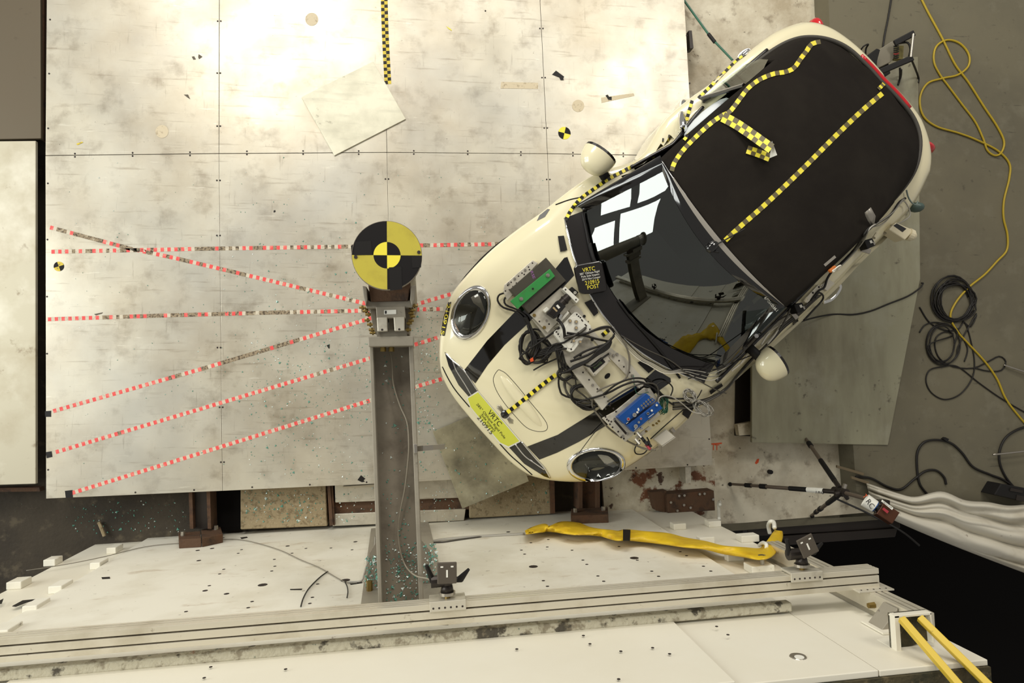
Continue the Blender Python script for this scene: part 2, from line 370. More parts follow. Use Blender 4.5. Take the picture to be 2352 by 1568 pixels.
# screws along the seams
sc0 = None
def screw(u, v, r=.0078):
    global sc0
    p = P(u, v, .0)
    if sc0 is None:
        b = MB(); b.cyl(p+Vector((0, 0, -.004)), p+Vector((0, 0, .0014)), r, r*.8, 8); sc0 = b.obj('screw', HOLE, FLOOR)
        me = sc0.data
        for q in me.vertices: q.co -= p-LOC[FLOOR.name]
        sc0.location = p-LOC[FLOOR.name]; LOC[sc0.name] = p
    else: copy_at(sc0, p-LOC[FLOOR.name], FLOOR)
for u, v in [(172.1, 356.4), (304.6, 354.6), (436.4, 353.2), (567.1, 351.1), (696.2, 350.4), (823.9, 350.4), (950.4, 350), (1074.3, 350.7), (1196.4, 352.5), (1316, 354), (1431.6, 355.6)]:
    screw(u, v-3.7); screw(u, v+3.6)
for u, v in [(503.6, 48.6), (502.5, 167.9), (502.5, 289.6), (501.8, 414.3), (501.8, 540.7), (503, 798), (510.9, 1061), (888.9, 411), (1243.6, 65.4), (1248.6, 178.2), (1253.6, 294), (1259.3, 412), (886, 290), (508, 935)]:
    screw(u-3.6, v); screw(u+3.6, v)
for u, v in [(115, 45), (112.9, 169), (110.7, 294.6), (110, 421), (109, 550), (108, 681), (108, 812), (110.6, 1078.5), (1577, 81.4), (1584, 191), (311, 1130.5), (445.8, 1124.9), (579.2, 1118.5), (711.6, 1112.7), (842, 1107), (1461, 1074), (1579, 1067), (1629, 1008), (1115, 25), (1744, 993), (1210, 1105)]:
    screw(u, v)
# small steel ends under the deck edge
fpart('deck_bracket', [(1582, 70), (1589, 70), (1593, 110), (1585, 111)], -.03, .08, GUNM)
fpart('deck_leg', [(1574, 1072), (1587, 1071), (1587, 1108), (1575, 1110)], -.06, .15, ALUP)
# pit strip in front of the barrier
fpart('concrete_block', [(552, 1095), (748, 1095), (752, 1208), (552, 1216)], -.15, .12, TAN, bevel=.008, label='speckled tan concrete block')
fpart('concrete_block', [(1078, 1085), (1262, 1085), (1266, 1180), (1078, 1190)], -.15, .12, TAN, bevel=.008, label='speckled brown concrete block')
fpart('steel_post', [(750, 1095), (757, 1095), (765, 1206), (757, 1207)], -.11, .15, RUST)
fpart('steel_post', [(758, 1095), (763, 1095), (769, 1206), (766, 1206)], -.12, .15, RUST)
fpart('steel_post', [(1264, 1085), (1273, 1085), (1275, 1178), (1266, 1179)], -.11, .15, RUST)
fpart('aluminium_tray', [(768, 1085), (1075, 1075), (1080, 1142), (770, 1154)], -.13, .03, DECK, bevel=.004, label='bright aluminium tray sheet')
fpart('steel_channel', [(764, 1152), (1078, 1139), (1080, 1170), (766, 1181)], -.17, .06, RUST, bevel=.004, label='flat brown steel channel')
fpart('aluminium_tray', [(764, 1180), (1070, 1168), (1066, 1195), (764, 1208)], -.15, .04, DECK, bevel=.004)
fpart('tray_lip', [(788, 1117), (862, 1112), (862, 1117), (788, 1121)], -.10, .03, DECKSIDE)
fpart('recess_shade', [(490, 1100), (552, 1095), (552, 1216), (492, 1222)], -.22, .05, BLACKPIT)  # black slab stands in for the shade between stub and block
fpart('recess_shade', [(1690, 815), (1732, 800), (1730, 1002), (1688, 1000)], -.19, .02, GUNM)  # dark sheet stands in for the shadow along the steel cover's edge
fpart('steel_bracket', [(1694, 975), (1728, 968), (1728, 998), (1698, 1000)], -.08, .06, TRENCH)
fpart('loose_bolt_cap', circ_px(1771, 1084, 5), -.17, .03, BLACKM)
fpart('pit_ledge', [(1640, 1205), (1985, 1176), (2062, 1190), (1650, 1222)], -.20, .05, GREYCON, bevel=.004)
fpart('steel_channel', [(1715, 1210), (2066, 1189), (2068, 1212), (1720, 1232)], -.24, .10, GUNM, bevel=.004, label='black steel channel')
fpart('steel_channel', [(1795, 1231), (2062, 1212), (2056, 1233), (1806, 1252)], -.22, .10, GUNM, bevel=.004)
fpart('pit_wall', [(1740, 1250), (2060, 1230), (2062, 1234), (1742, 1254)], -.30, 1.4, BLACKPIT)
fpart('orange_mark', [(1634, 1018), (1658, 1016), (1658, 1019), (1634, 1021)], -.198, .001, ORANGE)
text_px('orange_mark', 'IT', 1645, 1027, 0, 13, ORANGE, FLOOR, onz(-.1975))
fpart('orange_mark', [(1734, 1063), (1739, 1054), (1744, 1053), (1742, 1062), (1737, 1066)], -.198, .001, ORANGE)

def bolt(bm, p, ax, r=.012, h=.012, mi=0): bm.cyl(p, Vector(p)+Vector(ax)*h, r, r*.95, 6, mi)
def stub(u0, u1, v0, v1, foot, lab, fr):
    """H-section stub from the deck to the barrier, with a bolted foot plate"""
    t = thing('steel_stub', lab, 'steel beam', P((u0+u1)/2, (v0+v1)/2, -.27))
    MB().px([(u0, v0), (u0+8, v0), (u0+8+fr, v1), (u0+fr, v1)], -.07, .2).obj('flange', RUST, t)
    MB().px([(u1-8, v0), (u1, v0), (u1+fr, v1), (u1-8+fr, v1)], -.07, .2).obj('flange', RUST, t)
    MB().px([(u0+8, v0), (u1-8, v0), (u1-8+fr, v1), (u0+8+fr, v1)], -.12, .02).obj('web', GUNM if fr else RUST, t)
    for q in foot:
        MB().wl(q, .06, .06).obj('foot_plate', RUST, t, bevel=.004)
    for u, v in [(foot[0][0][0]+10, foot[0][0][1]+8), (foot[-1][1][0]-10, foot[-1][1][1]+8)]:
        b = MB(); bolt(b, PW(u, v, .06), WN, .016, .03); b.obj('bolt', STEELB, t)
stub(433, 482, 1118, 1214, [[(410, 1222), (460, 1219), (462, 1236), (411, 1239)], [(462, 1216), (506, 1208), (512, 1226), (464, 1236)]], 'rusty steel stub beam under the deck, left of the tan concrete block', 3)
stub(1330, 1378, 1075, 1172, [[(1312, 1168), (1396, 1164), (1397, 1181), (1311, 1184)]], 'rusty steel stub beam below the lower headlamp of the car', 0)
t = thing('rusty_box_bracket', 'rusty steel box bracket with many bolt heads on the barrier', 'bracket', PW(1570, 1170, 0))
MB().px([(1532, 1134), (1640, 1126), (1643, 1172), (1534, 1178)], -.06, .18).obj('front_plate', RUST, t, bevel=.005)
MB().px([(1494, 1130), (1532, 1126), (1534, 1178), (1506, 1172)], -.1, .14).obj('side_plate', RUST, t, bevel=.005)
for u, v in [(1559, 1138), (1571, 1137), (1606, 1134), (1617, 1133), (1637, 1146), (1570, 1159), (1585, 1165), (1540, 1153), (1555, 1172)]:
    b = MB(); bolt(b, P(u, v, -.06), (0, 0, 1), .011, .012); b.obj('bolt', STEELB, t)
b = MB(); b.tube([P(227, 1199, -.25), P(232, 1210, -.24), P(240, 1231, -.24)], .012, 6); b.obj('wooden_offcut', SLEEVE if 0 else TAN, None, 'short pale offcut lying on the dark pit floor', 'offcut')

# ------------------------------------------------------------------ the barrier: wall_south
b = MB(); b.prism([W(-2.34, -.045, 2.75), W(2.10, -.045, 2.75), W(2.10, -1.4, 2.75), W(-2.34, -1.4, 2.75)], (0, 0, -4.2))
WALL = b.obj('wall_south', MOSS, kind='structure', label='concrete barrier block with white steel face plates')
def wpart(name, a0, a1, z0, z1, o0, o1, m, bevel=.003, label=None):
    b = MB(); b.prism([W(a0, o1, z1), W(a1, o1, z1), W(a1, o1, z0), W(a0, o1, z0)], WN*(o0-o1)); return b.obj(name, m, WALL, bevel=bevel, label=label)
wpart('face_plate', -1.98, 1.655, -.9, 2.075, -.044, 0, WHITEP, label='large white plate with bolt holes')
wpart('face_plate', -2.34, -1.984, -.9, 2.74, -.044, -.022, WHITEU)
wpart('face_plate', 1.659, 2.098, -.9, 2.74, -.044, -.022, WHITEU)
wpart('face_plate', -1.58, 1.105, 2.08, 2.74, -.044, -.008, WHITEU, label='plain white upper plate')
wpart('face_plate', -1.983, -1.584, 2.08, 2.74, -.044, -.02, WHITEU)
wpart('face_plate', 1.109, 1.655, 2.08, 2.74, -.044, -.02, WHITEU)
wpart('chipped_bar', -1.9, 1.66, 2.10, 2.15, -.01, .03, CHIP, .006, label='bar of chipped and flaking white paint')
h0 = None
def whole(u, v, r):
    p = PW(u, v, .0006)
    b = MB(); b.cyl(p-WN*.001, p+WN*.0006, r, r, 10); b.obj('bolt_hole', HOLE, WALL)
for k, (dv, u0, v0, L_) in enumerate([(3.92, 380, 1080, [(290, 720, 2), (420, 702, 2), (300, 811, 2), (655, 746, 1), (685, 713, 1), (525, 890, 1), (488, 931, 1), (875, 1030, 3), (395, 1037, 1), (357, 1082, 2), (550, 1110, 2), (780, 1180, 1), (745, 1235, 1), (185, 1270, 1), (1100, 680, 2), (1265, 702, 1), (1710, 642, 2), (1490, 698, 1), (1680, 714, 1), (1140, 745, 1), (980, 800, 1), (985, 862, 1), (957, 905, 1), (1370, 1022, 1), (1323, 1142, 1), (1300, 1197, 1), (1620, 988, 3), (712, 606, 2), (385, 632, 1), (520, 607, 1)]),
        (4.126, 1160, 1060, [(268, 993, 3), (1225, 912, 3), (775, 972, 1), (738, 932, 1), (635, 838, 1), (400, 808, 1), (245, 768, 1), (155, 837, 1), (185, 875, 1), (1080, 803, 1), (410, 737, 1), (1660, 852, 1), (1720, 890, 1), (1880, 990, 1), (1950, 1036, 1), (1390, 1037, 1), (1455, 1085, 1), (880, 1082, 1), (935, 1132, 1), (363, 1127, 1), (402, 1180, 1), (683, 565, 3), (1253, 932, 1), (30, 665, 2)])]):
    for x, y, r in L_: whole(u0+x/dv, v0+y/dv, (0, .009, .014, .026)[r])
b = MB(); p = PW(1833, 1507, -.019); b.cyl(p-WN*.003, p+WN*.002, .034, .03, 16); b.obj('lifting_hole_ring', STEELB, WALL)
b = MB(); p = PW(1836, 1509, -.016); b.cyl(p, p+WN*.002, .018, .018, 12); b.obj('lifting_hole_plug', PAPER, WALL)
for u, v in [(1355, 1478), (1340, 1459), (1426, 1495), (1499, 1487), (1538, 1501), (1187, 1490), (1646, 1438), (1672, 1457), (1421, 1559), (484, 1531), (469, 1556), (656, 1536)]:
    whole(u, v, .0065)
for u, v, sa, sz in [(264, 1256, .06, .12), (228, 1290, .06, .12), (140, 1342, .07, .13), (84, 1386, .07, .13), (122, 1284, .07, .10), (44, 1334, .08, .11), (12, 1442, .09, .12),
                     (1557, 1203, .09, .08), (1637, 1197, .09, .08), (1620, 1235, .10, .06), (1717, 1230, .12, .08), (1686, 1273, .10, .05), (1743, 1298, .13, .10)]:
    p = PW(u, v, .01); a = (p-W0).dot(WT)
    wpart('pad_block', a-sa/2, a+sa/2, p.z-sz/2, p.z+sz/2, -.022, .020, WHITEP, .004)
def hook(pts, m=WHITEPL, r=.011):
    b = MB(); b.tube(crom(pts, 5), r, 8); b.obj('wall_hook', m, WALL, smooth=True)
hook([PW(1652, 1192, 0), PW(1651, 1172, .02), PW(1650, 1158, .05), PW(1653, 1151, .06), PW(1654, 1159, .06)])
hook([PW(1768, 1224, .02), PW(1765, 1208, .07), PW(1769, 1198, .11), PW(1777, 1199, .11), PW(1779, 1212, .09)], r=.013)
hook([PW(1744, 1252, .02), PW(1752, 1246, .07), PW(1760, 1250, .08), PW(1760, 1259, .06)])
b = MB(); p = PW(1751, 1296, .02); b.cyl(p, p+WN*.05, .012, .012, 8); b.cyl(p+WN*.03, p+WN*.05, .022, .022, 6); b.obj('hook_bolt', STEELB, WALL)
for pts in ([(28, 1391), (52, 1378), (84, 1375), (60, 1383), (36, 1392)], [(233, 1325), (252, 1324), (253, 1328), (235, 1329)], [(666, 1352), (694, 1351), (693, 1354), (667, 1354)], [(802, 1338), (830, 1333), (832, 1338), (806, 1342)], [(552, 1234), (567, 1232), (569, 1234), (555, 1237)], [(0, 1378), (8, 1374), (4, 1385), (-4, 1386)]):
    MB().wl(pts, .002, .003).obj('black_tape_scrap', TBLK, WALL)
# cross rail, corner bracket and white box welded to the face
t = thing('vertical_rail', 'slotted aluminium rail running up the barrier face at its right end', 'rail', W(2.03, 0, 1.35))
b = MB(); a0, a1 = 1.985, 2.065
for x0, x1, o0, o1, mi in [(a0+.01, a1-.01, -.02, .068, 1), (a0, a0+.022, -.02, .078, 0), (a1-.022, a1, -.02, .078, 0), (a0+.03, a1-.03, .05, .078, 0), (a0, a1, -.02, .0, 0)]:
    b.prism([W(x0, o1, 2.52), W(x1, o1, 2.52), W(x1, o1, 1.30), W(x0, o1, 1.30)], WN*(o0-o1), mi)
b.obj('slotted_bar', [ALU, ALUD], t)
b = MB(); b.prism([W(1.93, .086, 2.24), W(2.10, .086, 2.24), W(2.10, .086, 2.13), W(1.93, .086, 2.13)], WN*-.008); b.obj('joining_plate', ALUP, t, bevel=.002)
for i in range(5):
    p = W(1.95+.03*i, .0865, 2.225); b = MB(); b.cyl(p-WN*.002, p+WN*.001, .004, .004, 6); b.obj('bolt_hole', HOLE, t)
b = MB(); p = W(1.985, .03, 2.26); b.cyl(p, p-WT*.03, .014, .012, 6); b.obj('bolt', BRASS, t)
b = MB(); b.prism([W(1.98, .07, 2.42), W(1.98, -.02, 2.42), W(1.895, -.02, 2.42)], (0, 0, -.09)); b.obj('corner_bracket', GREYP, t, bevel=.003)
b = MB(); b.prism([W(1.98, -.012, 2.46), W(1.885, -.012, 2.45), W(1.885, -.012, 2.31), W(1.98, -.012, 2.30)], WN*-.008); b.obj('bracket_foot', WHITEU, t)
for z in (2.34, 2.40):
    b = MB(); p = W(1.965, .03, z); b.cyl(p, p-WT*.02, .010, .010, 6); b.obj('bolt', STEELB, t)
t = thing('steel_box_bracket', 'white edged rusty steel box bracket holding two yellow bars', 'bracket', PW(2100, 1490, -.02))
zb = 2.6; c = [P(2054, 1414, zb), P(2140, 1406, zb), P(2147, 1476, zb), P(2060, 1503, zb)]
def plate(p, q, th, dn, nm, m):
    d = (q-p).normalized(); s = Vector((-d.y, d.x, 0))*th
    MB().prism([p, q, q+s, p+s], (0, 0, -dn)).obj(nm, m, t, bevel=.002)
plate(c[0], c[3], .022, .035, 'side_plate', WHITEU); plate(c[1], c[0], .010, .035, 'front_plate', WHITEU); plate(c[2], c[1], .008, .035, 'side_plate', WHITEU)
MB().prism([p-Vector((0, 0, .028)) for p in c], (0, 0, -.010)).obj('floor_plate', MOSS, t)
MB().prism([p-Vector((0, 0, .036)) for p in (c[3].lerp(c[0], .1), c[2].lerp(c[1], .1), c[2].lerp(c[1], .0)+Vector((0, -.3, 0)), c[3]+Vector((0, -.3, 0)))], (0, 0, -.08)).obj('support_arm', WHITEU, t)
for k, (p, q) in enumerate([((2070, 1420), (2235, 1612)), ((2112, 1418), (2310, 1612))]):
    A_, B_ = P(*p, 2.615), P(*q, 2.88); d = (B_-A_).normalized(); M = d.to_track_quat('X', 'Z').to_matrix()
    b = MB(); b.box((A_+B_)/2, (B_-A_).length, .026, .026, M)
    b.obj('yellow_bar', YBAR, None, ['yellow painted bar rising from the white box bracket, the left one', 'yellow painted bar rising from the white box bracket, the right one'][k], 'bar', 'yellow bars over the barrier top', bevel=.003)

# ------------------------------------------------------------------ long aluminium rail on the barrier
RZ1, RZ0, RN, RS = 2.20, 2.118, .168, .080
t = RAIL = thing('slotted_rail', 'long slotted aluminium rail running along the whole barrier face', 'rail', W(0, .12, RZ0))
def along(bm, o0, o1, z0, z1, mi, a0=-2.25, a1=2.058): bm.prism([W(a0, o0, z1), W(a1, o0, z1), W(a1, o1, z1), W(a0, o1, z1)], (0, 0, z0-z1), mi)
b = MB(); along(b, RS+.008, RN-.008, RZ0+.008, RZ1-.012, 0); b.obj('rail_core', ALUD, t)
def ridge(*q): b = MB(); along(b, *q, 0); b.obj('ridge', ALU, t, bevel=.0015)
ridge(RN-.024, RN, RZ1-.02, RZ1); ridge(RS+.027, RN-.031, RZ1-.02, RZ1-.0005); ridge(RS, RS+.021, RZ1-.02, RZ1)
for k in range(3): ridge(RN-.02, RN-.0005, RZ0+.002+.021*k, RZ0+.016+.021*k)
ridge(RS, RS+.02, RZ0, RZ1-.026)
ridge(RS, RN-.01, RZ0, RZ0+.009)

def ball_mount(u, v, du, lab, tilt, mirror):
    """L-shaped slider plate on the rail with a ball head that carries a flat release plate"""
    a = (PW(u, v, RN)-W0).dot(WT)
    t = thing('camera_mount', lab, 'camera mount', W(a, RN, RZ0))
    b = MB(); b.prism([W(a-.075, RN+.012, RZ1+.006), W(a+.075, RN+.012, RZ1+.006), W(a+.075, RN+.012, RZ0-.004), W(a-.075, RN+.012, RZ0-.004)], WN*-.011); b.obj('slider_plate', ALUP, t, bevel=.002)
    b = MB(); b.prism([W(a-.075, RN+.012, RZ1+.008), W(a+.075, RN+.012, RZ1+.008), W(a+.075, RN-.03, RZ1+.008), W(a-.075, RN-.03, RZ1+.008)], (0, 0, -.008)); b.obj('slider_lip', ALUP, t, bevel=.002)
    for i in range(6):
        p = W(a-.06+.024*i, RN-.015, RZ1+.0085); b = MB(); b.cyl(p-Vector((0, 0, .002)), p+Vector((0, 0, .0006)), .0042, .0042, 8); b.obj('bolt_hole', HOLE, t)
    z = (RZ0+RZ1)/2+.01; p = W(a, RN+.012, z)
    b = MB(); b.cyl(p, p+WN*.018, .012, .012, 10); b.obj('stud', BRASS, t)
    b = MB(); b.cyl(p+WN*.014, p+WN*.026, .034, .034, 16); b.obj('base_disc', STEELB, t, smooth=False)
    b = MB(); b.cyl(p+WN*.026, p+WN*.055, .028, .022, 14); b.sphere(p+WN*.068, .026, n=14, k=10); b.obj('ball_socket', GUNM, t, smooth=True)
    s = -1 if mirror else 1
    b = MB(); q = p+WN*.072; b.cyl(q+WT*.015*s, q-WT*.066*s+Vector((0, 0, .004)), .024, .026, 12); b.obj('clamp_arm', GUNM, t, smooth=False)
    b = MB(); b.cyl(q-WT*.058*s, q-WT*.082*s+WN*.075+Vector((0, 0, .03)), .013, .008, 8); b.obj('lever', BLACKM, t)
    b = MB(); b.cyl(q+WT*.01*s, q+WT*.06*s, .011, .013, 10); b.obj('knob', BLACKM, t)
    b = MB(); b.cyl(q+WT*.055*s, q+WT*.092*s+WN*.045+Vector((0, 0, .02)), .016, .006, 8); b.obj('lever', BLACKM, t)
    b = MB(); b.cyl(p+WN*.068, p+WN*.105+Vector((0, 0, .045)), .013, .013, 10); b.obj('neck', GUNM, t)
    c = p+WN*.118+Vector((0, 0, .055))+WT*.0
    M = Matrix((WT, WN, Vector((0, 0, 1)))).transposed() @ Matrix.Rotation(tilt, 3, 'Z')
    b = MB(); b.box(c, .080, .088, .008, M); rp = b.obj('release_plate', mat('worn_dark_plate', (84, 76, 66), .5, .2), t, bevel=.006)
    for x, y, w_, h_ in [(0, -.002, .007, .03), (-.021, .026, .011, .006), (.021, .026, .011, .006)]:
        b = MB(); b.box(c+M @ Vector((x, y, .0042)), w_, h_, .0012, M); b.obj('slot', PAPER if not mirror else BLACKM, rp)
    return t
ball_mount(1027, 1372, 0, 'dark camera mount with flat release plate beside the grey beam', -.03, False)
ball_mount(1826, 1305, 0, 'dark camera mount with tilted release plate near the right rail end', .38, False)
# ------------------------------------------------------------------ rigid pole on its beam
t = POLE = thing('impact_pole', 'grey rigid impact pole with load cells and a long beam bolted to the barrier', 'crash pole', P(923, 706, 0))
pc = P(889, 586, 2.2); R0 = .146
b = MB(); b.cyl(Vector((pc.x, pc.y, -.2)), Vector((pc.x, pc.y, 2.17)), .114, .114, 32); b.obj('pole_tube', GREYP, t, smooth=False)
b = MB(); b.cyl(Vector((pc.x, pc.y, 2.02)), Vector((pc.x, pc.y, 2.10)), .120, .120, 32); b.obj('tape_wrap', SILVERT, t)
b = MB(); b.cyl(Vector((pc.x, pc.y, 2.17)), Vector((pc.x, pc.y, 2.199)), R0, R0, 48); td = b.obj('target_disc', GREYD, t)
def sector(r0, r1, a0, a1, m, nm, z, par):
    n = 14; vs = []
    for r in (r0, r1): vs += [Vector((pc.x+r*math.cos(a0+(a1-a0)*i/n), pc.y+r*math.sin(a0+(a1-a0)*i/n), z)) for i in range(n+1)]
    b = MB(); b.add(vs, [(i, i+1, n+2+i, n+1+i) for i in range(n)]); return b.obj(nm, m, par)
for k in range(4):
    a0 = k*math.pi/2+.012
    sector(.056, R0-.002, a0, a0+math.pi/2, (DISCY, DISCB)[k % 2], 'target_quadrant', 2.2, td)
    sector(.0, .056, a0, a0+math.pi/2, (DISCB, YEL)[k % 2], 'target_quadrant', 2.2003, td)
MB().px([(806, 564), (817, 560), (820, 585), (818, 590), (808, 589)], 2.196, .03).obj('black_tape_patch', TBLK, td)
MB().px([(893, 614), (922, 612), (924, 664), (896, 667)], 2.2012, .0006).obj('black_tape_patch', TBLK, td)
MB().px([(945, 588), (969, 587), (967, 614), (947, 615)], 2.2012, .0006).obj('black_tape_patch', TBLK, td)
MB().px([(816, 555), (852, 553), (855, 585), (813, 586)], 2.2012, .0006).obj('black_tape_patch', TBLK, td)
for u, v in [(817, 590), (962, 579)]:
    p = P(u, v, 2.202); b = MB(); b.cyl(p-Vector((0, 0, .004)), p+Vector((0, 0, .001)), .0075, .0075, 8); b.obj('disc_hole', HOLE, td)
def pp(nm, pts, z, th, m, bv=.003, par=None, label=None): return MB().px(pts, z, th).obj(nm, m, par or t, bevel=bv, label=label)
pp('clamp_arm', [(832, 656), (842, 658), (844, 688), (840, 702), (835, 682)], 2.08, .25, GREYP)
pp('clamp_arm', [(944, 656), (955, 655), (952, 688), (946, 702), (942, 688)], 2.08, .25, GREYP)
pp('mounting_block', [(845, 650), (943, 648), (937, 690), (852, 692)], 2.06, .3, RUST, label='rusty brown mounting block')
pp('mounting_plate', [(836, 684), (852, 692), (937, 690), (950, 683), (947, 706), (841, 708)], 2.04, .35, GREYP, label='grey mounting plate behind the pole')
pp('load_cell', [(863, 704), (930, 703), (932, 730), (865, 731)], 2.05, .25, GREYP, label='grey load cell with a white data label')
pp('data_label', [(882, 712), (910, 711), (910, 721), (882, 722)], 2.052, .001, PAPER, 0)
pp('label_code', [(884, 713.5), (888, 713.5), (888, 720), (884, 720.5)], 2.0525, .0005, INK, 0)
pp('load_cell_body', [(892, 728), (905, 728), (905, 757), (893, 757)], 2.0, .25, GREYD)
for q in ([(865, 729), (889, 728), (890, 760), (867, 761)], [(904, 728), (929, 727), (929, 759), (906, 760)]):
    x = pp('load_cell_box', q, 2.06, .12, ALUP, .003)
    u = sum(a for a, _ in q)/4; v = q[2][1]-3
    p = P(u, v, 2.0605); b = MB(); b.cyl(p-Vector((0, 0, .003)), p+Vector((0, 0, .0006)), .005, .005, 8); b.obj('bolt_hole', HOLE, x)
pp('side_flange', [(848, 704), (863, 704), (868, 764), (858, 764)], 1.99, .25, GREYD)
pp('side_flange', [(930, 703), (945, 703), (940, 768), (930, 768)], 1.99, .25, GREYD)
pp('rear_plate', [(866, 756), (934, 755), (936, 776), (864, 777)], 2.0, .3, GREYP)
pp('end_plate', [(845, 773), (950, 771), (950, 794), (846, 796)], 2.03, .32, GREYP, .004, label='thick grey end plate of the beam')
for k, (u, v) in enumerate([(838, 706), (848, 706), (846, 714), (852, 722), (850, 735), (856, 745), (860, 757), (862, 764), (936, 704), (947, 702), (942, 712), (938, 719), (941, 726), (938, 736), (934, 742), (932, 757)]):
    p = P(u, v, 2.02); b = MB(); sd = -1 if u < 900 else 1
    b.cyl(p, p+Vector((sd*.024, 0, 0)), .006, .006, 8); b.cyl(p+Vector((sd*.006, 0, 0)), p+Vector((sd*.014, 0, 0)), .010, .010, 6); b.obj('bolt', BRASS, t)
ZB = 1.96
pp('beam_flange', [(848, 794), (857, 794), (881, 1470), (872, 1470)], ZB, .21, GREYP, .003)
pp('beam_flange', [(939, 793), (949, 793), (976, 1470), (966, 1470)], ZB, .21, GREYP, .003)
pp('beam_web', [(852, 794), (945, 794), (972, 1470), (876, 1470)], ZB-.10, .015, GREYD, .0)
for u, v in [(880, 797), (899, 797)]:
    p = P(u, v, 1.95); b = MB(); b.cyl(p, p+Vector((0, -.02, 0)), .013, .013, 6); b.obj('bolt', BRASS, t)
# gussets and base plate against the barrier
b = MB(); b.wl([(852, 1213), (984, 1197), (1012, 1310), (1030, 1420), (824, 1420)], .03, .03); b.obj('base_plate', GREYP, t, bevel=.003, label='grey base plate on the barrier face')
pp('gusset', [(849, 1270), (872, 1232), (880, 1420), (832, 1420)], 1.45, .02, GREYD, 0)
pp('gusset', [(966, 1240), (990, 1270), (1012, 1420), (970, 1420)], 1.45, .02, GREYD, 0)
for u, v in [(848, 1344), (849, 1356)]:
    p = PW(u, v, .03); b = MB(); b.cyl(p, p+WN*.05, .016, .016, 6); b.obj('bolt', BRASS, t)
# metal strap sticking out of the beam's flange
b = MB(); pts = [P(952, 1031, 1.9), P(972, 1029, 1.91), P(995, 1027, 1.90), P(1021, 1025, 1.86)]
up = Vector((0, .020, .004)); b.grid([[p-up*.6 for p in pts], [p+up*.6 for p in pts]]); b.obj('steel_strap', STEELB, t, solid=.003)
pp('strap_clip', [(950, 1019), (958, 1019), (959, 1040), (951, 1041)], 1.97, .03, STEELB, .002)
b = MB(); b.tube(crom([P(894, 800, 1.88), P(900, 830, 1.89), P(903, 880, 1.89), P(918, 930, 1.90), P(935, 970, 1.92), P(939, 1020, 1.93), P(937, 1060, 1.92), P(930, 1120, 1.90), P(920, 1170, 1.89), P(914, 1215, 1.885), P(918, 1260, 1.89), P(932, 1300, 1.90), P(955, 1322, 1.97), P(985, 1330, 2.02), P(1003, 1348, 2.10)], 6), .0037, 6)
b.obj('beam_cable', mat('dull_grey_cable', (136, 128, 112), .5), None, 'thin grey cable lying in the trough of the pole beam', 'cable', smooth=True)
b = MB(); b.tube(crom([PW(862, 1232, .04), PW(858, 1265, .05), PW(842, 1298, .05), PW(836, 1318, .03), PW(829, 1334, .01), PW(800, 1336, .005)], 6), .005, 5)
b.obj('wall_wire', GWIRE, None, 'thin grey wire hanging beside the left gusset of the beam', 'wire', smooth=True)
def wwire(nm, pts, r, m, lab, cat='wire'):
    b = MB(); b.tube(crom([PW(u, v, .006) for u, v in pts], 6), r, 5); return b.obj(nm, m, None, lab, cat, smooth=True)
wwire('wall_wire', [(60, 1310), (150, 1296), (240, 1278), (330, 1256), (400, 1248), (470, 1245), (520, 1238), (570, 1242), (640, 1262), (690, 1285), (735, 1304), (790, 1335), (820, 1338)], .0026, mat('mid_grey_wire', (120, 114, 102), .5), 'long thin dark wire curving over the white barrier plate to the beam')
wwire('wall_wire', [(753, 1312), (735, 1325), (710, 1350), (697, 1372), (691, 1392)], .0035, BWIRE, 'short black wire hanging from the curved dark wire on the plate')
wwire('wall_wire', [(790, 1332), (797, 1345), (799, 1358), (797, 1372)], .003, BWIRE, 'loose wire end below the black tape scrap beside the left gusset')
wwire('wire_fray', [(975, 1248), (1010, 1240), (1050, 1236), (1100, 1232), (1150, 1229), (1205, 1226)], .010, GWIRE, 'grey wire bundle running from the pole beam into the yellow sleeve')
wwire('wire_fray', [(975, 1252), (990, 1246), (1020, 1244), (1060, 1238), (1120, 1230)], .006, DKWIRE, 'dark wire strand beside the grey bundle at the beam')

# ------------------------------------------------------------------ things lying on the deck
def slab(nm, pts, z, th, m, lab, cat, bv=.002, group=None): return MB().px(pts, z, th).obj(nm, m, None, lab, cat, group, bevel=bv)
PALE = mat('pale_square_sheet', (228, 224, 202), .5, .1, [((166, 160, 138), 2.4, .56, .12, .6), ((110, 98, 76), 9, .68, .04, .6), ((196, 192, 172), 7, .6, .06, .5, 8, (.4, 3, 1), .6)])
DIRTYP = mat('dirty_square_sheet', (172, 164, 136), .55, .1, [((80, 74, 58), 1.9, .52, .14, .85), ((196, 190, 164), 3, .62, .1, .5), ((60, 54, 44), 12, .66, .04, .6), ((70, 120, 100), 26, .71, .02, .8)])
slab('square_sheet', [(692, 223), (857, 141), (932, 273), (768, 357)], .012, .011, PALE, 'pale square metal sheet turned askew on the aluminium deck', 'metal sheet')
slab('square_sheet', [(994, 991), (1150, 925), (1215, 1105), (1062, 1168)], .030, .012, DIRTYP, 'dirty square metal sheet under the front of the car', 'metal sheet')
def rwt(nm, path, lab, fn):
    return tape(nm, path, 9, 7.85, [REDT, WHTT, WORN], None, onz(.0012), 1, fn, lab, 'floor tape', 'red and white tapes on the deck', smooth=False)
rr = random.Random(4)
def wear(spans, drop=()):
    def f(i, r, mi, t):
        for a, b_ in drop:
            if a <= t <= b_: return 2
        for a, b_, p in spans:
            if a <= t <= b_ and rr.random() < p: return 2
        return mi
    return f
rwt('floor_tape', [(115, 522), (300, 571), (400, 592), (560, 630), (840, 697)], 'worn red and white tape slanting down across the deck to the pole', wear([(.1, .62, .5), (.62, 1, .15)], [(.02, .05), (.07, .1)]))
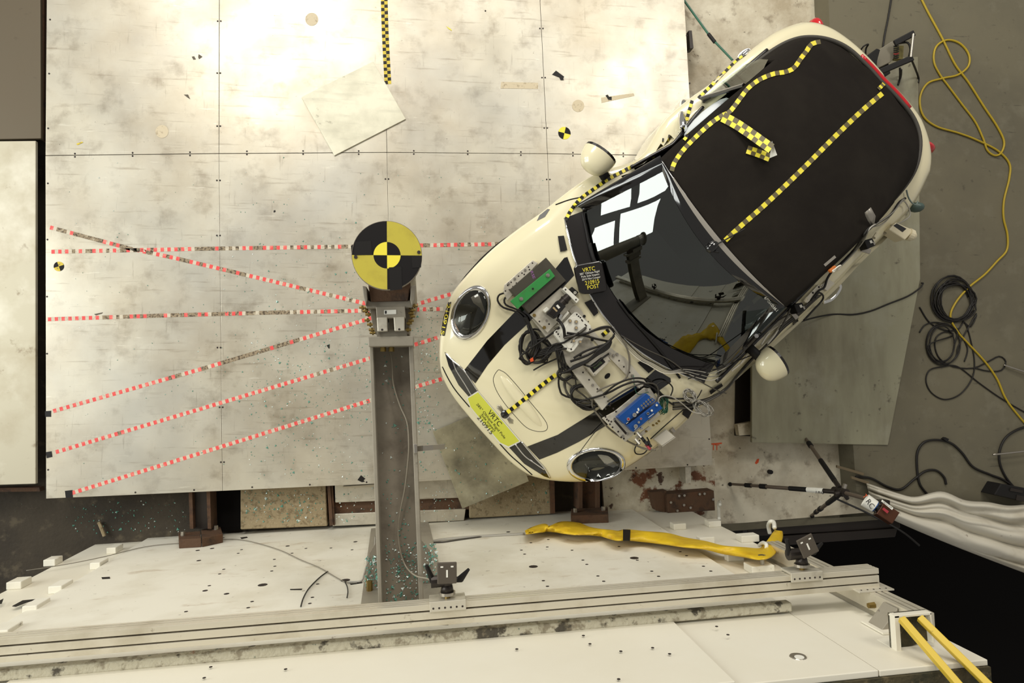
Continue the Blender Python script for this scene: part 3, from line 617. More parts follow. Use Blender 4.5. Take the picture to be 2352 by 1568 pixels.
rwt('floor_tape', [(118, 578), (470, 571), (810, 566), (1160, 560)], 'worn red and white tape running level under the target disc', wear([(0, .3, .15), (.3, .68, .62), (.68, 1, .25)]))
rwt('floor_tape', [(110, 733), (350, 725), (610, 718), (840, 713), (1018, 709)], 'blackened red and white tape running level to the load cells', wear([(.12, .56, .7), (.56, 1, .3)], [(.555, .585)]))
rwt('floor_tape', [(122, 944), (470, 845), (840, 734), (955, 699), (1050, 671)], 'uppermost of the three parallel rising red and white tapes, partly stripped', wear([(.25, .42, .35), (.42, .55, .95), (.55, .68, .2)]))
rwt('floor_tape', [(128, 1038), (845, 824), (1012, 773)], 'middle one of the three parallel rising red and white tapes', wear([(0, 1, .02), (.93, 1, .5)]))
rwt('floor_tape', [(165, 1132), (848, 920), (1045, 861)], 'lowest of the three parallel rising red and white tapes', wear([(0, 1, .01)]))
tape('floor_tape', [(882, -20), (885, 80), (891, 193)], 15.5, 7.7, [TBLK, YELD], None, onz(.0014), 2, lambda i, r, mi, t_: mi, 'black and yellow checked tape at the top edge of the deck', 'floor tape')
for pts, lab in [([(1268, 171), (1277, 162), (1296, 176), (1294, 180), (1295, 184), (1288, 184), (1285, 178)], 'torn black tape piece on the deck above the quartered target'),
                 ([(1391, 219), (1396, 217), (1399, 222), (1405, 222), (1405, 230), (1397, 229)], 'small torn black tape scrap on the deck near the right seam'),
                 ([(103, 944), (117, 943), (117, 957), (104, 957)], 'black tape square at the left end of the uppermost rising tape'),
                 ([(105, 1038), (118, 1036), (120, 1049), (107, 1052)], 'black tape square at the left end of the middle rising tape'),
                 ([(149, 1127), (166, 1125), (167, 1142), (151, 1143)], 'black tape square at the left end of the lowest rising tape'),
                 ([(821, 1102), (829, 1091), (839, 1099), (835, 1103), (838, 1106), (831, 1107)], 'torn black tape piece at the deck edge beside the pole beam'),
                 ([(628, 484), (632, 482), (633, 486), (629, 488)], 'tiny black tape scrap on the deck left of the target disc'),
                 ([(750, 793), (757, 790), (757, 800), (755, 800)], 'tiny black tape scrap on the deck left of the load cells')]:
    slab('tape_scrap', pts, .0022, .0014, TBLK, lab, 'tape scrap', 0)
slab('tape_scrap', [(175, 330), (188, 325), (191, 327), (178, 333)], .0022, .0014, YELD, 'small yellow scrap at the upper left of the deck', 'tape scrap', 0)
slab('tape_scrap', [(1025, 60), (1036, 67), (1038, 71), (1030, 66)], .0022, .0014, YEL, 'small yellow scrap near the black and yellow checked tape', 'tape scrap', 0)
def dot(u, v, r, ang, lab, m2, z=.002):
    c = P(u, v, z); rr_ = (P(u+r, v, z)-c).length; b = MB(); n = 6
    for k in range(4):
        vs = [c]+[c+Vector((math.cos(ang+math.pi/2*(k+i/n)), math.sin(ang+math.pi/2*(k+i/n)), 0))*rr_ for i in range(n+1)]
        b.add(vs, [(0, i+1, i+2) for i in range(n)], k % 2)
    return b.obj('target_sticker', m2, None, lab, 'target sticker')
dot(1296.5, 305.5, 14.3, -.22, 'yellow and black quartered target sticker on the deck beside the car mirror', [DISCB, YEL])
dot(135, 611.5, 12, .35, 'yellow and black quartered target sticker at the left edge of the deck', [YELD, DISCB])
FADE = mat('faded_sticker_residue', (206, 192, 164), .7, 0, [((150, 134, 108), 30, .6, .06, .7)])
for u, v, r, lab in [(716, 44, 15, 'faded round sticker mark at the upper middle of the deck'), (372, 302, 15, 'faded round sticker mark on the left deck sheet'), (1328, 243, 14, 'faded round sticker mark above the yellow quartered sticker')]:
    MB().px(circ_px(u, v, r), .0016, .0008).obj('sticker_mark', FADE, None, lab, 'sticker mark')

for pts, lab in [([(1151, 188), (1236, 190), (1236, 204), (1150, 203)], 'pale strip of tape residue on the deck near the upper right seam'), ([(1381, 224), (1455, 214), (1457, 220), (1382, 236)], 'pale slanting tape residue on the deck below the small torn scrap')]:
    MB().px(pts, .0016, .0008).obj('tape_residue', FADE, None, lab, 'tape residue')
for pts, lab in [([(440, 130), (446, 129), (450, 136), (444, 137)], 'left half of a worn black sticker on the left deck sheet'), ([(456, 124), (465, 130), (457, 136), (455, 131)], 'right half of a worn black sticker on the left deck sheet'), ([(422, 217), (432, 217), (437, 228), (431, 224)], 'curved black rubber mark on the left deck sheet'), ([(216, 721), (236, 717), (234, 720), (220, 724)], 'short black rubber mark on the blackened tape')]:
    slab('rubber_mark', pts, .0018, .001, mat('faded_rubber', (96, 88, 76), .8), lab, 'rubber mark', 0)

# ------------------------------------------------------------------ yellow sleeve hung along the barrier
path = [(1207, 1223, 5), (1225, 1217, 8), (1250, 1212, 10), (1262, 1214, 7), (1290, 1211, 14), (1325, 1214, 15), (1352, 1219, 10), (1380, 1223, 9), (1402, 1227, 11), (1420, 1230, 12), (1440, 1228, 13), (1480, 1232, 13), (1530, 1237, 14), (1570, 1245, 12), (1620, 1252, 10), (1660, 1262, 10), (1710, 1268, 12), (1745, 1272, 14), (1764, 1264, 17), (1778, 1246, 16), (1786, 1228, 13), (1788, 1218, 9)]
dn = crom([(a, b_, c) for a, b_, c in path], 5); rows = []
for i, q in enumerate(dn):
    d = (dn[min(i+1, len(dn)-1)]-dn[max(i-1, 0)]); nx, ny = -d.y, d.x; L_ = math.hypot(nx, ny); nx, ny = nx/L_, ny/L_
    rw = []; tw = math.sin(i*.31)*.7
    for k in range(14):
        a = 2*math.pi*k/14; wv = math.cos(a)*q.z; wr = noise.noise(Vector((i*.35, k*.9, 3)))*(.020-.010*min(1, i/60))
        rw.append(PW(q.x+nx*wv, q.y+ny*wv, .045+.026*math.sin(a+tw)+wr))
    rows.append(rw)
b = MB(); b.grid(rows, closed=True); sl = b.obj('cable_sleeve', SLEEVE, None, 'long yellow vinyl cable sleeve draped along the white barrier plate', 'cable sleeve', smooth=True)
tape('black_tape_band', [(1431, 1215), (1439, 1215.3), (1448, 1216)], 1, 8, [TBLK], sl, onwall(.08), pick=lambda *a: None) if 0 else None
MB().wl([(1431, 1215), (1448, 1216), (1447, 1240), (1431, 1240)], .079, .004).obj('black_tape_band', TBLK, sl)

# ------------------------------------------------------------------ right side: tripod with camera, cords, tarpaulin
t = thing('tripod', 'brown grey three legged tripod standing in the trench by the tarpaulin', 'tripod', P(1840, 1104, -.198))
ZF = -.198; f1, f2 = P(1675, 1111, ZF), P(1863, 1184, ZF); fd = f2-f1
f3 = (f1+f2)/2+Vector((-fd.y, fd.x, 0))*.866; feet = [f1, f2, f3]; hub = (f1+f2+f3)/3
hub.z = min((abs((P(1935, 1131, z/100)-Vector((hub.x, hub.y, z/100))).length), z/100) for z in range(20, 120))[1]
ax = Vector((0, 0, 1))
for k, ft in enumerate(feet):
    h = hub+(ft-hub).normalized()*.05; d = ft-h
    L_ = bpy.data.objects.new('leg', None); COL.objects.link(L_); L_.parent = t; LOC[L_.name] = LOC['tripod']
    def seg(a, b_, r, nm, m):
        bm = MB(); bm.cyl(h+d*a, h+d*b_, r, r*.96, 12); return bm.obj(nm, m, L_)
    seg(0, .12, .017, 'leg_hinge', GUNM); seg(.10, .40, .0185, 'leg_grip', BLACKM); seg(.40, .66, .0145, 'leg_tube', CARBON); seg(.62, .68, .020, 'leg_clamp', BLACKM)
    seg(.66, .80, .0125, 'leg_tube', CARBON); seg(.77, .83, .018, 'leg_clamp', BLACKM); seg(.80, .985, .0105, 'leg_tube', CARBON)
    bm = MB(); bm.sphere(ft+Vector((0, 0, .016)), .017, n=10, k=6); bm.obj('rubber_foot', BLACKR, L_, smooth=True)
    if k == 0:
        seg(.10, .24, .0192, 'white_sticker', PAPER)
        def prj(u, v):
            o_ = rdir(u, v); e = d.normalized(); w0 = CAMPOS-h; bq = o_.dot(e); dn_ = 1-bq*bq
            tc = (w0.dot(e)-bq*w0.dot(o_))/dn_; q = h+e*tc; s_ = (q-CAMPOS).dot(o_)-.0215; return CAMPOS+o_*s_
        text_px('sticker_text', 'TRC', 1882, 1129, .09, 9, INK, L_, prj, 21)
b = MB(); b.cyl(hub+ax*-.10, hub+ax*.04, .024, .03, 14); b.sphere(hub, .032, n=12, k=8); b.obj('hub', GUNM, t, smooth=False)
for a in range(3):
    b = MB(); d = (feet[a]-hub); d.z = 0; d.normalize(); b.cyl(hub, hub+d*.06, .016, .014, 8); b.obj('hub_knuckle', STEELB if a == 2 else GUNM, t)
b = MB(); b.cyl(hub, hub+ax*.36, .014, .014, 12); b.obj('centre_column', CARBON, t)
b = MB(); p = hub+ax*.36; b.box(p+Vector((.02, -.02, .02)), .08, .07, .05); b.cyl(p, p+Vector((.05, -.10, .02)), .010, .008, 8); b.obj('tripod_head', GUNM, t, bevel=.006)
b = MB(); b.tube(crom([hub+Vector((-.03, -.05, -.02)), hub+Vector((.1, -.12, .1)), hub+Vector((.2, -.2, .30)), hub+Vector((.21, -.26, .46))], 5), .0065, 6); b.obj('pan_bar', BLACKM, t)
t2 = thing('video_camera', 'brown box camera with white wrapped lens mounted on the tripod', 'camera', hub+ax*.41)
zc = hub.z+.46; c0, c1 = P(1990, 1150, zc), P(2046, 1186, zc+.07); d = (c1-c0).normalized(); M = d.to_track_quat('X', 'Z').to_matrix()
b = MB(); b.box(c0+d*.128, .10, .085, .085, M); bx = b.obj('camera_body', BROWNBOX, t2, bevel=.004)
b = MB(); b.cyl(c0+d*-.01, c0+d*.055, .041, .037, 24, cap=False); b.obj('lens_hood_wrap', PAPER, t2, label='white lens wrap with black and orange letters', solid=.002)
b = MB(); b.cyl(c0+d*.05, c0+d*.082, .034, .03, 20); b.obj('lens_barrel', BLACKG, t2)
b = MB(); b.cyl(c0+d*.052, c0+d*.06, .0352, .0352, 20); b.obj('blue_ring', BLUE, t2)
def onray(c, off):
    def f(u, v):
        o_ = rdir(u, v); q = CAMPOS+o_*((c-CAMPOS).dot(o_)); return q-o_*off
    return f
text_px('wrap_letters', 'RC', 1999, 1157, .95, 12, INK, t2, onray(c0+d*.02, .045), 21)
text_px('wrap_letters', 'T', 1987, 1139, .95, 10, ORANGE, t2, onray(c0+d*.02, .044), 7)
zt = lambda q, o_: onray(c0+d*.128, .0465+o_)
pr = lambda u, v: (lambda q: q)(P(u, v, (c0+d*.128).z+.056))
pts = [(2024, 1151), (2026, 1147), (2052, 1166), (2049, 1171)]
b = MB(); b.add([onray(c0+d*.128, .062)(u, v) for u, v in pts], [(0, 1, 2, 3)]); b.obj('address_label', PAPER, bx)
text_px('address_text', '100.0.0.104', 2038, 1159, .63, 3.6, INK, bx, onray(c0+d*.128, .063), 25)
b = MB(); b.add([onray(c0+d*.128, .062)(u, v) for u, v in [(2026, 1169), (2030, 1165), (2042, 1174), (2038, 1179)]], [(0, 1, 2, 3)]); b.obj('red_label', REDLAB, bx)

def fl(nm, path, r, m, lab, cat='cable', z=.0, closed=False, k=8):
    b = MB(); pts = []
    for i, q in enumerate(path): pts.append(P(q[0], q[1], (q[2] if len(q) > 2 else z)+r*1.02))
    b.tube(crom(pts, k, closed), r, 6, closed=closed); return b.obj(nm, m, None, lab, cat, smooth=True)
fl('extension_cord', [(2108, -20), (2130, 25), (2160, 80), (2172, 104), (2195, 150), (2225, 190), (2260, 245), (2290, 290), (2306, 325), (2300, 350), (2285, 357), (2268, 345), (2258, 318), (2240, 280), (2210, 240), (2180, 200), (2158, 170), (2145, 140), (2150, 108), (2175, 92), (2205, 100), (2225, 125), (2224, 152), (2200, 172), (2165, 180), (2130, 192), (2113, 225), (2120, 265), (2150, 290), (2200, 305), (2240, 320), (2290, 345), (2318, 375), (2318, 410), (2306, 460), (2305, 500), (2314, 540), (2312, 575), (2290, 600), (2262, 630), (2225, 660), (2195, 695), (2183, 728), (2200, 762), (2225, 790), (2262, 830), (2290, 870), (2310, 915), (2340, 955), (2380, 1000)], .0085, YWIRE, 'yellow extension cord looping down the grey floor behind the car', 'cord')
rc = random.Random(8); lp = []
for i in range(9*10):
    a = i/10*2*math.pi*1.0+.4; k = i//10
    cx, cy = 2191+5*math.sin(k*2.1)+4*math.sin(i*.11), 690+6*math.cos(k*1.7)
    rx, ry = 50-4*abs(math.sin(k*1.3)*3), 55-5*abs(math.cos(k*.9)*2.6)
    lp.append((cx+rx*math.cos(a), cy+ry*math.sin(a), .004+.004*(k % 4)))
fl('cable_coil', lp, .0062, BWIRE, 'tight black cable coil on the grey floor, the upper one', 'cable coil', k=2)
lp = [(2210, 735), (2230, 750), (2243, 720)]
for i in range(36):
    a = i/10*2*math.pi; k = i//10
    lp.append((2165+6*math.sin(k*2)+38*math.cos(a)*(1-.08*k), 790+48*math.sin(a)*(1-.06*k), .004+.004*k))
lp += [(2190, 770), (2170, 762), (2150, 775), (2148, 800), (2160, 825), (2190, 842), (2235, 845), (2270, 830), (2295, 818), (2310, 830), (2300, 850), (2270, 852), (2240, 845)]
fl('cable_coil', lp, .0055, BWIRE, 'loose black cable coil below the tight coil on the grey floor', 'cable coil', k=3)
fl('floor_cable', [(2112, 705), (2135, 740), (2170, 758), (2200, 756), (2215, 740), (2228, 775), (2238, 830), (2232, 870), (2205, 905), (2170, 917), (2140, 902), (2127, 875), (2135, 850), (2165, 842), (2200, 842), (2250, 880), (2300, 915), (2360, 950)], .0055, BWIRE, 'black cable with one wide open loop below the loose coil')
fl('floor_cable', [(2112, 763), (2125, 746), (2150, 740), (2190, 750), (2205, 765), (2222, 800), (2215, 830)], .0055, BWIRE, 'short black cable end crossing the loose coil')
fl('floor_cable', [(1780, 775, .5), (1795, 758, .35), (1850, 735, .12), (1910, 722, .013), (1960, 722, .013), (2000, 714, .013), (2040, 698, .013), (2085, 680, .013), (2112, 662, .013), (2120, 651, .013), (2116, 650, .013)], .0065, BWIRE, 'single black cable trailing from the car across the greenish cover plate')
fl('black_hose', [(1965, 1095), (2000, 1098), (2040, 1118), (2070, 1123), (2100, 1100), (2125, 1082), (2150, 1080), (2168, 1095), (2173, 1112)], .0095, BWIRE, 'thick black hose winding over the tarpaulin end', 'hose')
fl('black_hose', [(2130, 1135), (2112, 1110), (2106, 1070), (2108, 1035), (2125, 1014), (2155, 1010), (2185, 1018), (2210, 1040), (2235, 1072), (2275, 1090), (2310, 1105), (2370, 1150)], .0095, BWIRE, 'thick black hose with a small connector curving below the wide cable loop', 'hose')
MB().px([(2167, 1008), (2172, 1004), (2180, 1008), (2176, 1015)], .03, .03).obj('hose_connector', BLACKM, None, 'small black square connector on the thick hose', 'connector')
fl('black_hose', [(2380, 975), (2340, 985), (2310, 1005), (2296, 1035), (2297, 1065), (2310, 1095), (2330, 1120)], .0095, BWIRE, 'thick black hose arc at the right edge of the floor', 'hose')
fl('steel_rod', [(2281, 1044, .05), (2370, 1034, .05)], .008, STEELB, 'thin steel rod at the right edge of the floor', 'rod')
fl('steel_rod', [(2306, 838, .01), (2330, 846, .02), (2380, 862, .03)], .007, STEELB, 'thin pale rod beside the cable knot at the right edge', 'rod')
fl('floor_cable', [(2000, 70, 0), (2030, -30, 0)], .007, BWIRE, 'dark cable from the equipment cart to the top edge', 'cable') if 0 else fl('floor_cable', [(2028, 108), (2032, 80), (2040, 40), (2050, -20)], .0075, BWIRE, 'dark cable rising from the equipment cart to the top edge')
t = thing('floor_box', 'black equipment box at the right edge of the floor', 'box', P(2335, 1130, .0))
MB().px([(2300, 1110), (2380, 1125), (2380, 1158), (2284, 1136)], .14, .14).obj('box_body', BLACKM, t, bevel=.006)
MB().px([(2336, 1136), (2356, 1140), (2354, 1152), (2334, 1148)], .145, .006).obj('socket', GUNM, t)
MB().px([(2322, 1120), (2350, 1126), (2348, 1132), (2320, 1127)], .148, .006).obj('lid_handle', GUNM, t)
# tow strap at the top
t = thing('tow_rope', 'grey green tie rope with a black buckle running from the deck edge to the car', 'rope', P(1630, 90, -.2))
for (a, b_, r, nm, m) in [((1563, -10), (1628, 80), .008, 'rope', GRWIRE), ((1627, 78), (1642, 97), .014, 'buckle', BLACKM), ((1640, 94), (1682, 138), .008, 'rope', GRWIRE), ((1566, -10), (1631, 80), .005, 'rope', GWIRE), ((1643, 94), (1684, 137), .005, 'rope', GWIRE)]:
    b = MB(); k0 = (a[1]+10)/150; k1 = (b_[1]+10)/150
    b.cyl(P(*a, -.1+.25*k0), P(*b_, -.1+.25*k1), r, r, 8); b.obj(nm, m, t)
# equipment cart behind the car
t = thing('equipment_cart', 'black hand cart carrying a wired grey electronics case behind the car', 'cart', P(2035, 140, 0))
MB().px([(1996, 125), (2014, 111), (2022, 114), (2008, 165), (1992, 150)], .42, .4).obj('toe_plate', BLACKM, t, bevel=.004)
MB().px([(2018, 114), (2050, 94), (2078, 108), (2046, 142), (2013, 158)], .34, .3).obj('electronics_case', mat('dusty_grey_case', (126, 120, 104), .6), t, bevel=.004)
MB().px([(2060, 104), (2076, 105), (2074, 136), (2058, 134)], .36, .04).obj('terminal_board', mat('olive_board', (122, 112, 62), .6), t)
for k in range(7):
    b = MB(); b.tube(crom([P(2064, 105+4.4*k, .37), P(2058, 107+4.4*k, .39), P(2053, 106+4.4*k, .37)], 4), .005, 5); b.obj('terminal_wire', REDLAB if k == 4 else BWIRE, t, smooth=True)
for a, b_ in (((2014, 168), (2096, 133)), ((2054, 100), (2100, 76))):
    b = MB(); A_, B_ = P(*a, .40), P(*b_, .46); M = (B_-A_).to_track_quat('X', 'Z').to_matrix(); b.box((A_+B_)/2, (B_-A_).length, .045, .03, M); b.obj('side_frame', BLACKM, t, bevel=.006)
b = MB(); b.cyl(P(2098, 78, .47), P(2092, 132, .47), .010, .010, 10); b.obj('handle_bar', STEELB, t)
MB().px([(2010, 150), (2040, 140), (2046, 168), (2024, 182)], .30, .28).obj('lower_box', BLACKM, t, bevel=.005)
b = MB(); b.tube(crom([P(2063, 100, .40), P(2084, 98, .42), P(2091, 112, .44), P(2088, 130, .42)], 6), .008, 6); b.obj('case_cable', BWIRE, t, smooth=True)
b = MB(); b.tube(crom([P(2067, 156, .12), P(2067, 180, .03), P(2062, 196, .012), P(2069, 176, .012), P(2070, 160, .1)], 6), .008, 6); b.obj('hanging_cable', BWIRE, t, smooth=True)
b = MB(); b.tube(crom([P(2094, 138, .3), P(2104, 162, .10), P(2110, 180, .012), P(2109, 190, .012)], 6), .008, 6); b.obj('hanging_cable', BWIRE, t, smooth=True)
b = MB(); b.tube(crom([P(1977, 115, .05), P(1984, 106, .08), P(1994, 102, .08), P(1989, 112, .05), P(1988, 128, .02)], 6), .007, 6); b.obj('strap_end', BWIRE, t, smooth=True)
# tarpaulin roll: long folded cloth
rows = []; nl, nc = 60, 64
for i in range(nl+1):
    s = i/nl; wv = 10*noise.noise(Vector((s*7, 2, 0)))*min(1, s*5)
    L0 = Vector((1990+510*s, 1108+34*math.sin(min(1, s*3.2)*math.pi*.5)+22*s+wv-18*math.exp(-((s-.32)/.10)**2), 0)); L1 = Vector((2004+496*s, 1168+200*s**.88, 0)); rw = []
    for k in range(nc+1):
        q = k/nc; p = L0.lerp(L1, q); fq = q*(3.1+.5*math.sin(s*2))+.25*math.sin(s*4+q*3)
        z = .12+.10*s+.075*abs(math.sin(fq*math.pi))**.7+.014*noise.noise(Vector((s*8, q*7, 1)))+.012*math.sin(q*40+s*9)*(q < .45)
        if q > .92: z -= ((q-.92)/.08)**2*.22
        if q < .05: z -= ((.05-q)/.05)**2*.14
        if s < .05: z -= (.05-s)*2.0
        rw.append(P(p.x, p.y, z))
    rows.append(rw)
b = MB(); b.grid(rows); b.obj('tarpaulin', TARP, None, 'grey white folded tarpaulin lying along the slab edge at the right', 'tarpaulin', smooth=True, solid=.004)
for k, pts in enumerate([[(1923, 1068), (1985, 1086), (1984, 1092), (1923, 1074)], [(1956, 1093), (1997, 1106), (1996, 1113), (1956, 1099)]]):
    slab('wooden_strip', pts, .03, .02, mat('grey_wood', (110, 96, 72), .7), ['longer grey wooden strip poking out from under the tarpaulin', 'shorter grey wooden strip at the tarpaulin end'][k], 'wood strip')
# ------------------------------------------------------------------ the car (local frame: x back from the nose, y to its right, z up)
BK = Vector((.754, .657, 0)).normalized(); RT = Vector((-BK.y, BK.x, 0))
CO = P(1160, 950, .8)-BK*.16; CO.z = 0
def CL(x, y, z): return CO+BK*x+RT*y+Vector((0, 0, z))
CAR = thing('car', 'cream convertible car with black soft top, hood stripes and a crushed door', 'car', CL(1.87, 0, 0))
XS = [-.02, -.012, .02, .07, .13, .22, .30, .42, .56, .72, .87, 1.04, 1.2, 1.45, 1.62, 1.8, 2.13, 2.43, 2.62, 2.82, 3.06, 3.29, 3.50, 3.62, 3.69, 3.725, 3.735]
YS = [.0, .26, .42, .51, .585, .675, .735, .80, .83, .848, .85, .835, .815, .80, .79, .782, .768, .752, .748, .752, .758, .745, .68, .56, .38, .18, 0]
XS = [x if x < 2.4 else 2.4+(x-2.4)*.927 for x in XS]; YS = [y if XS[i] < 2.4 else y*(1-.035*min(1, (XS[i]-2.4)/.5)) for i, y in enumerate(YS)]
def ztop(x, y):
    zc = smoothf([-.02, .1, .25, .45, .75, 1.1, 1.3, 2.0, 3.0, 3.4, 3.74], [.60, .70, .785, .855, .925, .985, .985, .985, .98, .965, .93], x)
    k = smoothf([-.02, .3, .8, 1.2, 2.5, 3.74], [.06, .10, .105, .085, .06, .05], x)
    return zc-k*(y/.8)**2
prof = [(XS[i], YS[i]) for i in range(len(XS))]
def tailfix(x, y):
    k = max(0, min(1, (x-2.75)/.6))*max(0, min(1, -y/.4)); return x+.07*k, y*(1+.03*k)
def fl(x): return lerpf([1.0, 1.45, 1.8, 2.4, 2.8, 3.1, 3.35, 3.55], [1, 1.045, 1.085, 1.135, 1.145, 1.12, 1.06, 1.0], x)
def bw(x, sy):
    y = lerpf(XS[:-1], YS[:-1], x); return y if sy > 0 else y*fl(x)
def outline():
    r = [(p.x, p.y) for p in crom([(a, b, 0) for a, b in prof], 4)]
    L_ = [(x, -y) for x, y in r[1:-1]][::-1]
    return [tailfix(x, y*(fl(x) if y < 0 else 1)) for x, y in r+L_]                                          # nose -> right side -> tail -> left side
OUT = outline(); NO = len(OUT)
def dent(x, y): return .108*math.exp(-((x-1.90)/.215)**2) if y > 0 else 0
b = MB(); rows = []
def inset(x, y, t):
    sx = min(max(x, .62), 3.07); return x+(sx-x)*t, y*(1-t)
for z, t in ((.20, .16), (.22, .10), (.30, .05), (.42, .01), (.55, 0.0), (None, 0.0)):
    rw = []
    z_in = z
    for x, y in OUT:
        z = z_in; nx, ny = inset(x, y, t); zz = z if z else lerpf([.4, .9, 1.35, 2.9, 3.35], [.58, .66, .86, .86, .78], x); z = z or .6
        d = dent(x, y)*(1.35 if z < .5 else 1); rw.append(CL(nx, ny-d, zz))
    rows.append(rw)
TS = [.012, .03, .055, .085, .12, .17, .24, .33, .44, .56, .68, .80, .91, 1.0]
for t in TS:
    rw = []
    for x, y in OUT:
        nx, ny = inset(x, y, t); sx = min(max(x, .62), 3.07)
        d = t*math.hypot(x-sx, y)
        nose = max(0, min(1, (.45-x)/.4)); r = .11+.08*nose; zb_ = lerpf([.4, .9, 1.35, 2.9, 3.35], [.60, .68, .885, .885, .80], x); zb_ = zb_ if y > 0 or x < 1.0 else min(zb_, .72)
        if y < 0 and 1.0 < x < 3.4: r = .13
        h = ztop(nx, ny)-zb_
        if x > 3.4: r = .10
        q = min(1, d/r); drop = h*(1-(1-(1-q)**2.4)**(1/2.2)) if q < 1 else 0
        rw.append(CL(nx, ny-dent(x, y)*(1-t)**1.5, ztop(nx, ny)-drop))
    rows.append(rw)
b.grid(rows, closed=True)
keep = []
inv = lambda p: ((p-CO).dot(BK), (p-CO).dot(RT))
for f in b.f:
    c = sum((b.v[i] for i in f), Vector())/len(f); x, y = inv(c)
    if 1.34 < x < 3.0 and abs(y) < .60 and c.z > .6: continue
    if x > 1.03+.235*(y/.685)**2 and x < 3.0 and abs(y) < .63 and c.z > .6: continue
    if abs(y) > .5 and any((x-wx)**2+(c.z-.31)**2 < .335**2 for wx in (.80, 3.14)) and c.z < .66: continue
    keep.append(f)
b.f = keep; b.m = [0]*len(keep)
CARB = []
def reg(bm): CARB.append(BVHTree.FromPolygons([tuple(v) for v in bm.v], bm.f)); return bm
reg(b)
BODY = b.obj('body_shell', CREAM, CAR, smooth=True)
BODYB = CARB[:1]
def hit(u, v, hgt=0.0, trees=None, zf=.85):
    d = rdir(u, v); best = None
    for tr in (trees or CARB):
        h = tr.ray_cast(CAMPOS, d)
        if h[0] is not None and (best is None or h[3] < best[3]): best = h
    if best is None: return P(u, v, zf)
    n = best[1].copy()
    if n.dot(d) > 0: n = -n
    return best[0]+(n*hgt)
def oncar(hgt, trees=None): return lambda u, v: hit(u, v, hgt, trees)
def decal(nm, poly, m, par, hgt=.002, trees=None, step=9, label=None):
    """a flat sticker or paint field cut to a px outline and laid over the curved surface"""
    pts = [(a, c) for a, c in poly]
    bm = bmesh.new(); vs = [bm.verts.new((x, y, 0)) for x, y in pts]
    bm.faces.new(vs)
    x0, x1 = min(p[0] for p in pts), max(p[0] for p in pts); y0, y1 = min(p[1] for p in pts), max(p[1] for p in pts)
    for ax, lo, hi in ((0, x0, x1), (1, y0, y1)):
        k = lo+step
        while k < hi:
            co = (k, 0, 0) if ax == 0 else (0, k, 0); no = (1, 0, 0) if ax == 0 else (0, 1, 0)
            bmesh.ops.bisect_plane(bm, geom=bm.verts[:]+bm.edges[:]+bm.faces[:], plane_co=co, plane_no=no); k += step
    bm.verts.index_update(); B = MB(); B.add([hit(v.co.x, v.co.y, hgt, trees) for v in bm.verts], [tuple(v.index for v in f.verts) for f in bm.faces]); bm.free()
    return B.obj(nm, m, par, label=label, smooth=True)
def patch(nm, u, v, ru, rv, ang, prof_, m, par, trees=None, n=40, label=None, smooth=True):
    """concentric ellipse rings (fraction, height) on the car surface: lamps, rings, bulges"""
    B = MB(); rows = []
    for fr, hg in prof_: rows.append([hit(x, y, hg, trees) for x, y in circ_px(u, v, max(.3, ru*fr), max(.3, rv*fr), n, ang)])
    B.grid(rows, closed=True); return B.obj(nm, m, par, smooth=smooth, label=label)
def ctube(nm, path, r, m, par=None, hgt=None, trees=None, closed=False, k=6, n=6, **kw):
    hgt = r if hgt is None else hgt
    pts = [(q[0], q[1], q[2] if len(q) > 2 else hgt) for q in path]
    pts = crom(pts, k, closed); B = MB(); B.tube([hit(p.x, p.y, 0, trees)+Vector((0, 0, p.z)) for p in pts], r, n, closed=closed)
    return B.obj(nm, m, par, smooth=True, **kw)

decal('fuel_lid', circ_px(1709, 122, 17, 6, 16, -.62), CHROME, CAR, .004, BODYB, 6)
# wheels, arches, sill
for k, (wx, sy) in enumerate([(.80, 1), (.80, -1), (3.14, 1), (3.14, -1)]):
    wv = bpy.data.objects.new('wheel', None); COL.objects.link(wv); wv.parent = CAR; LOC[wv.name] = LOC[CAR.name]
    c = CL(wx, sy*(.735 if wx < 2 else (.63 if sy > 0 else .70)), .305); B = MB(); rows = []
    for i in range(9):
        a = math.pi*2*i/8; rows.append([c+RT*(.085*math.cos(a))+(BK*math.cos(t_)+Vector((0, 0, math.sin(t_))))*(.255+.05*math.sin(a)) for t_ in [2*math.pi*j/28 for j in range(28)]])
    B.grid(rows, closed=True); B.obj('tire', BLACKR, wv, smooth=True)
    B = MB(); B.cyl(c-RT*.06, c+RT*.06, .21, .21, 24); B.obj('rim', STEELB, wv)
    B = MB(); B.cyl(c-RT*.07*-sy, c+RT*.075*sy, .05, .04, 12); B.obj('hub_cap', BLACKM, wv)
    B = MB(); rows = []
    for rr_, dy in ((.27, -.12), (.29, -.01), (.31, .004), (.385, .004), (.395, -.02)):
        rw = []
        for j in range(29):
            t_ = math.pi*(j/28*1.16-.08); x = wx+rr_*math.cos(t_); rw.append(CL(x, sy*(bw(x, sy)+dy-(.012 if wx > 2 else 0)), max(.19, .31+rr_*math.sin(t_))))
        rows.append(rw)
    B.grid(rows); B.obj('wheel_arch', BLACKR, CAR, smooth=True)
for sy in (1, -1):
    B = MB(); B.prism([CL(1.20, sy*.70, .26), CL(2.80, sy*.66, .26), CL(2.80, sy*.50, .26), CL(1.20, sy*.50, .26)], (0, 0, -.1)); B.obj('sill', BLACKR, CAR, bevel=.01)

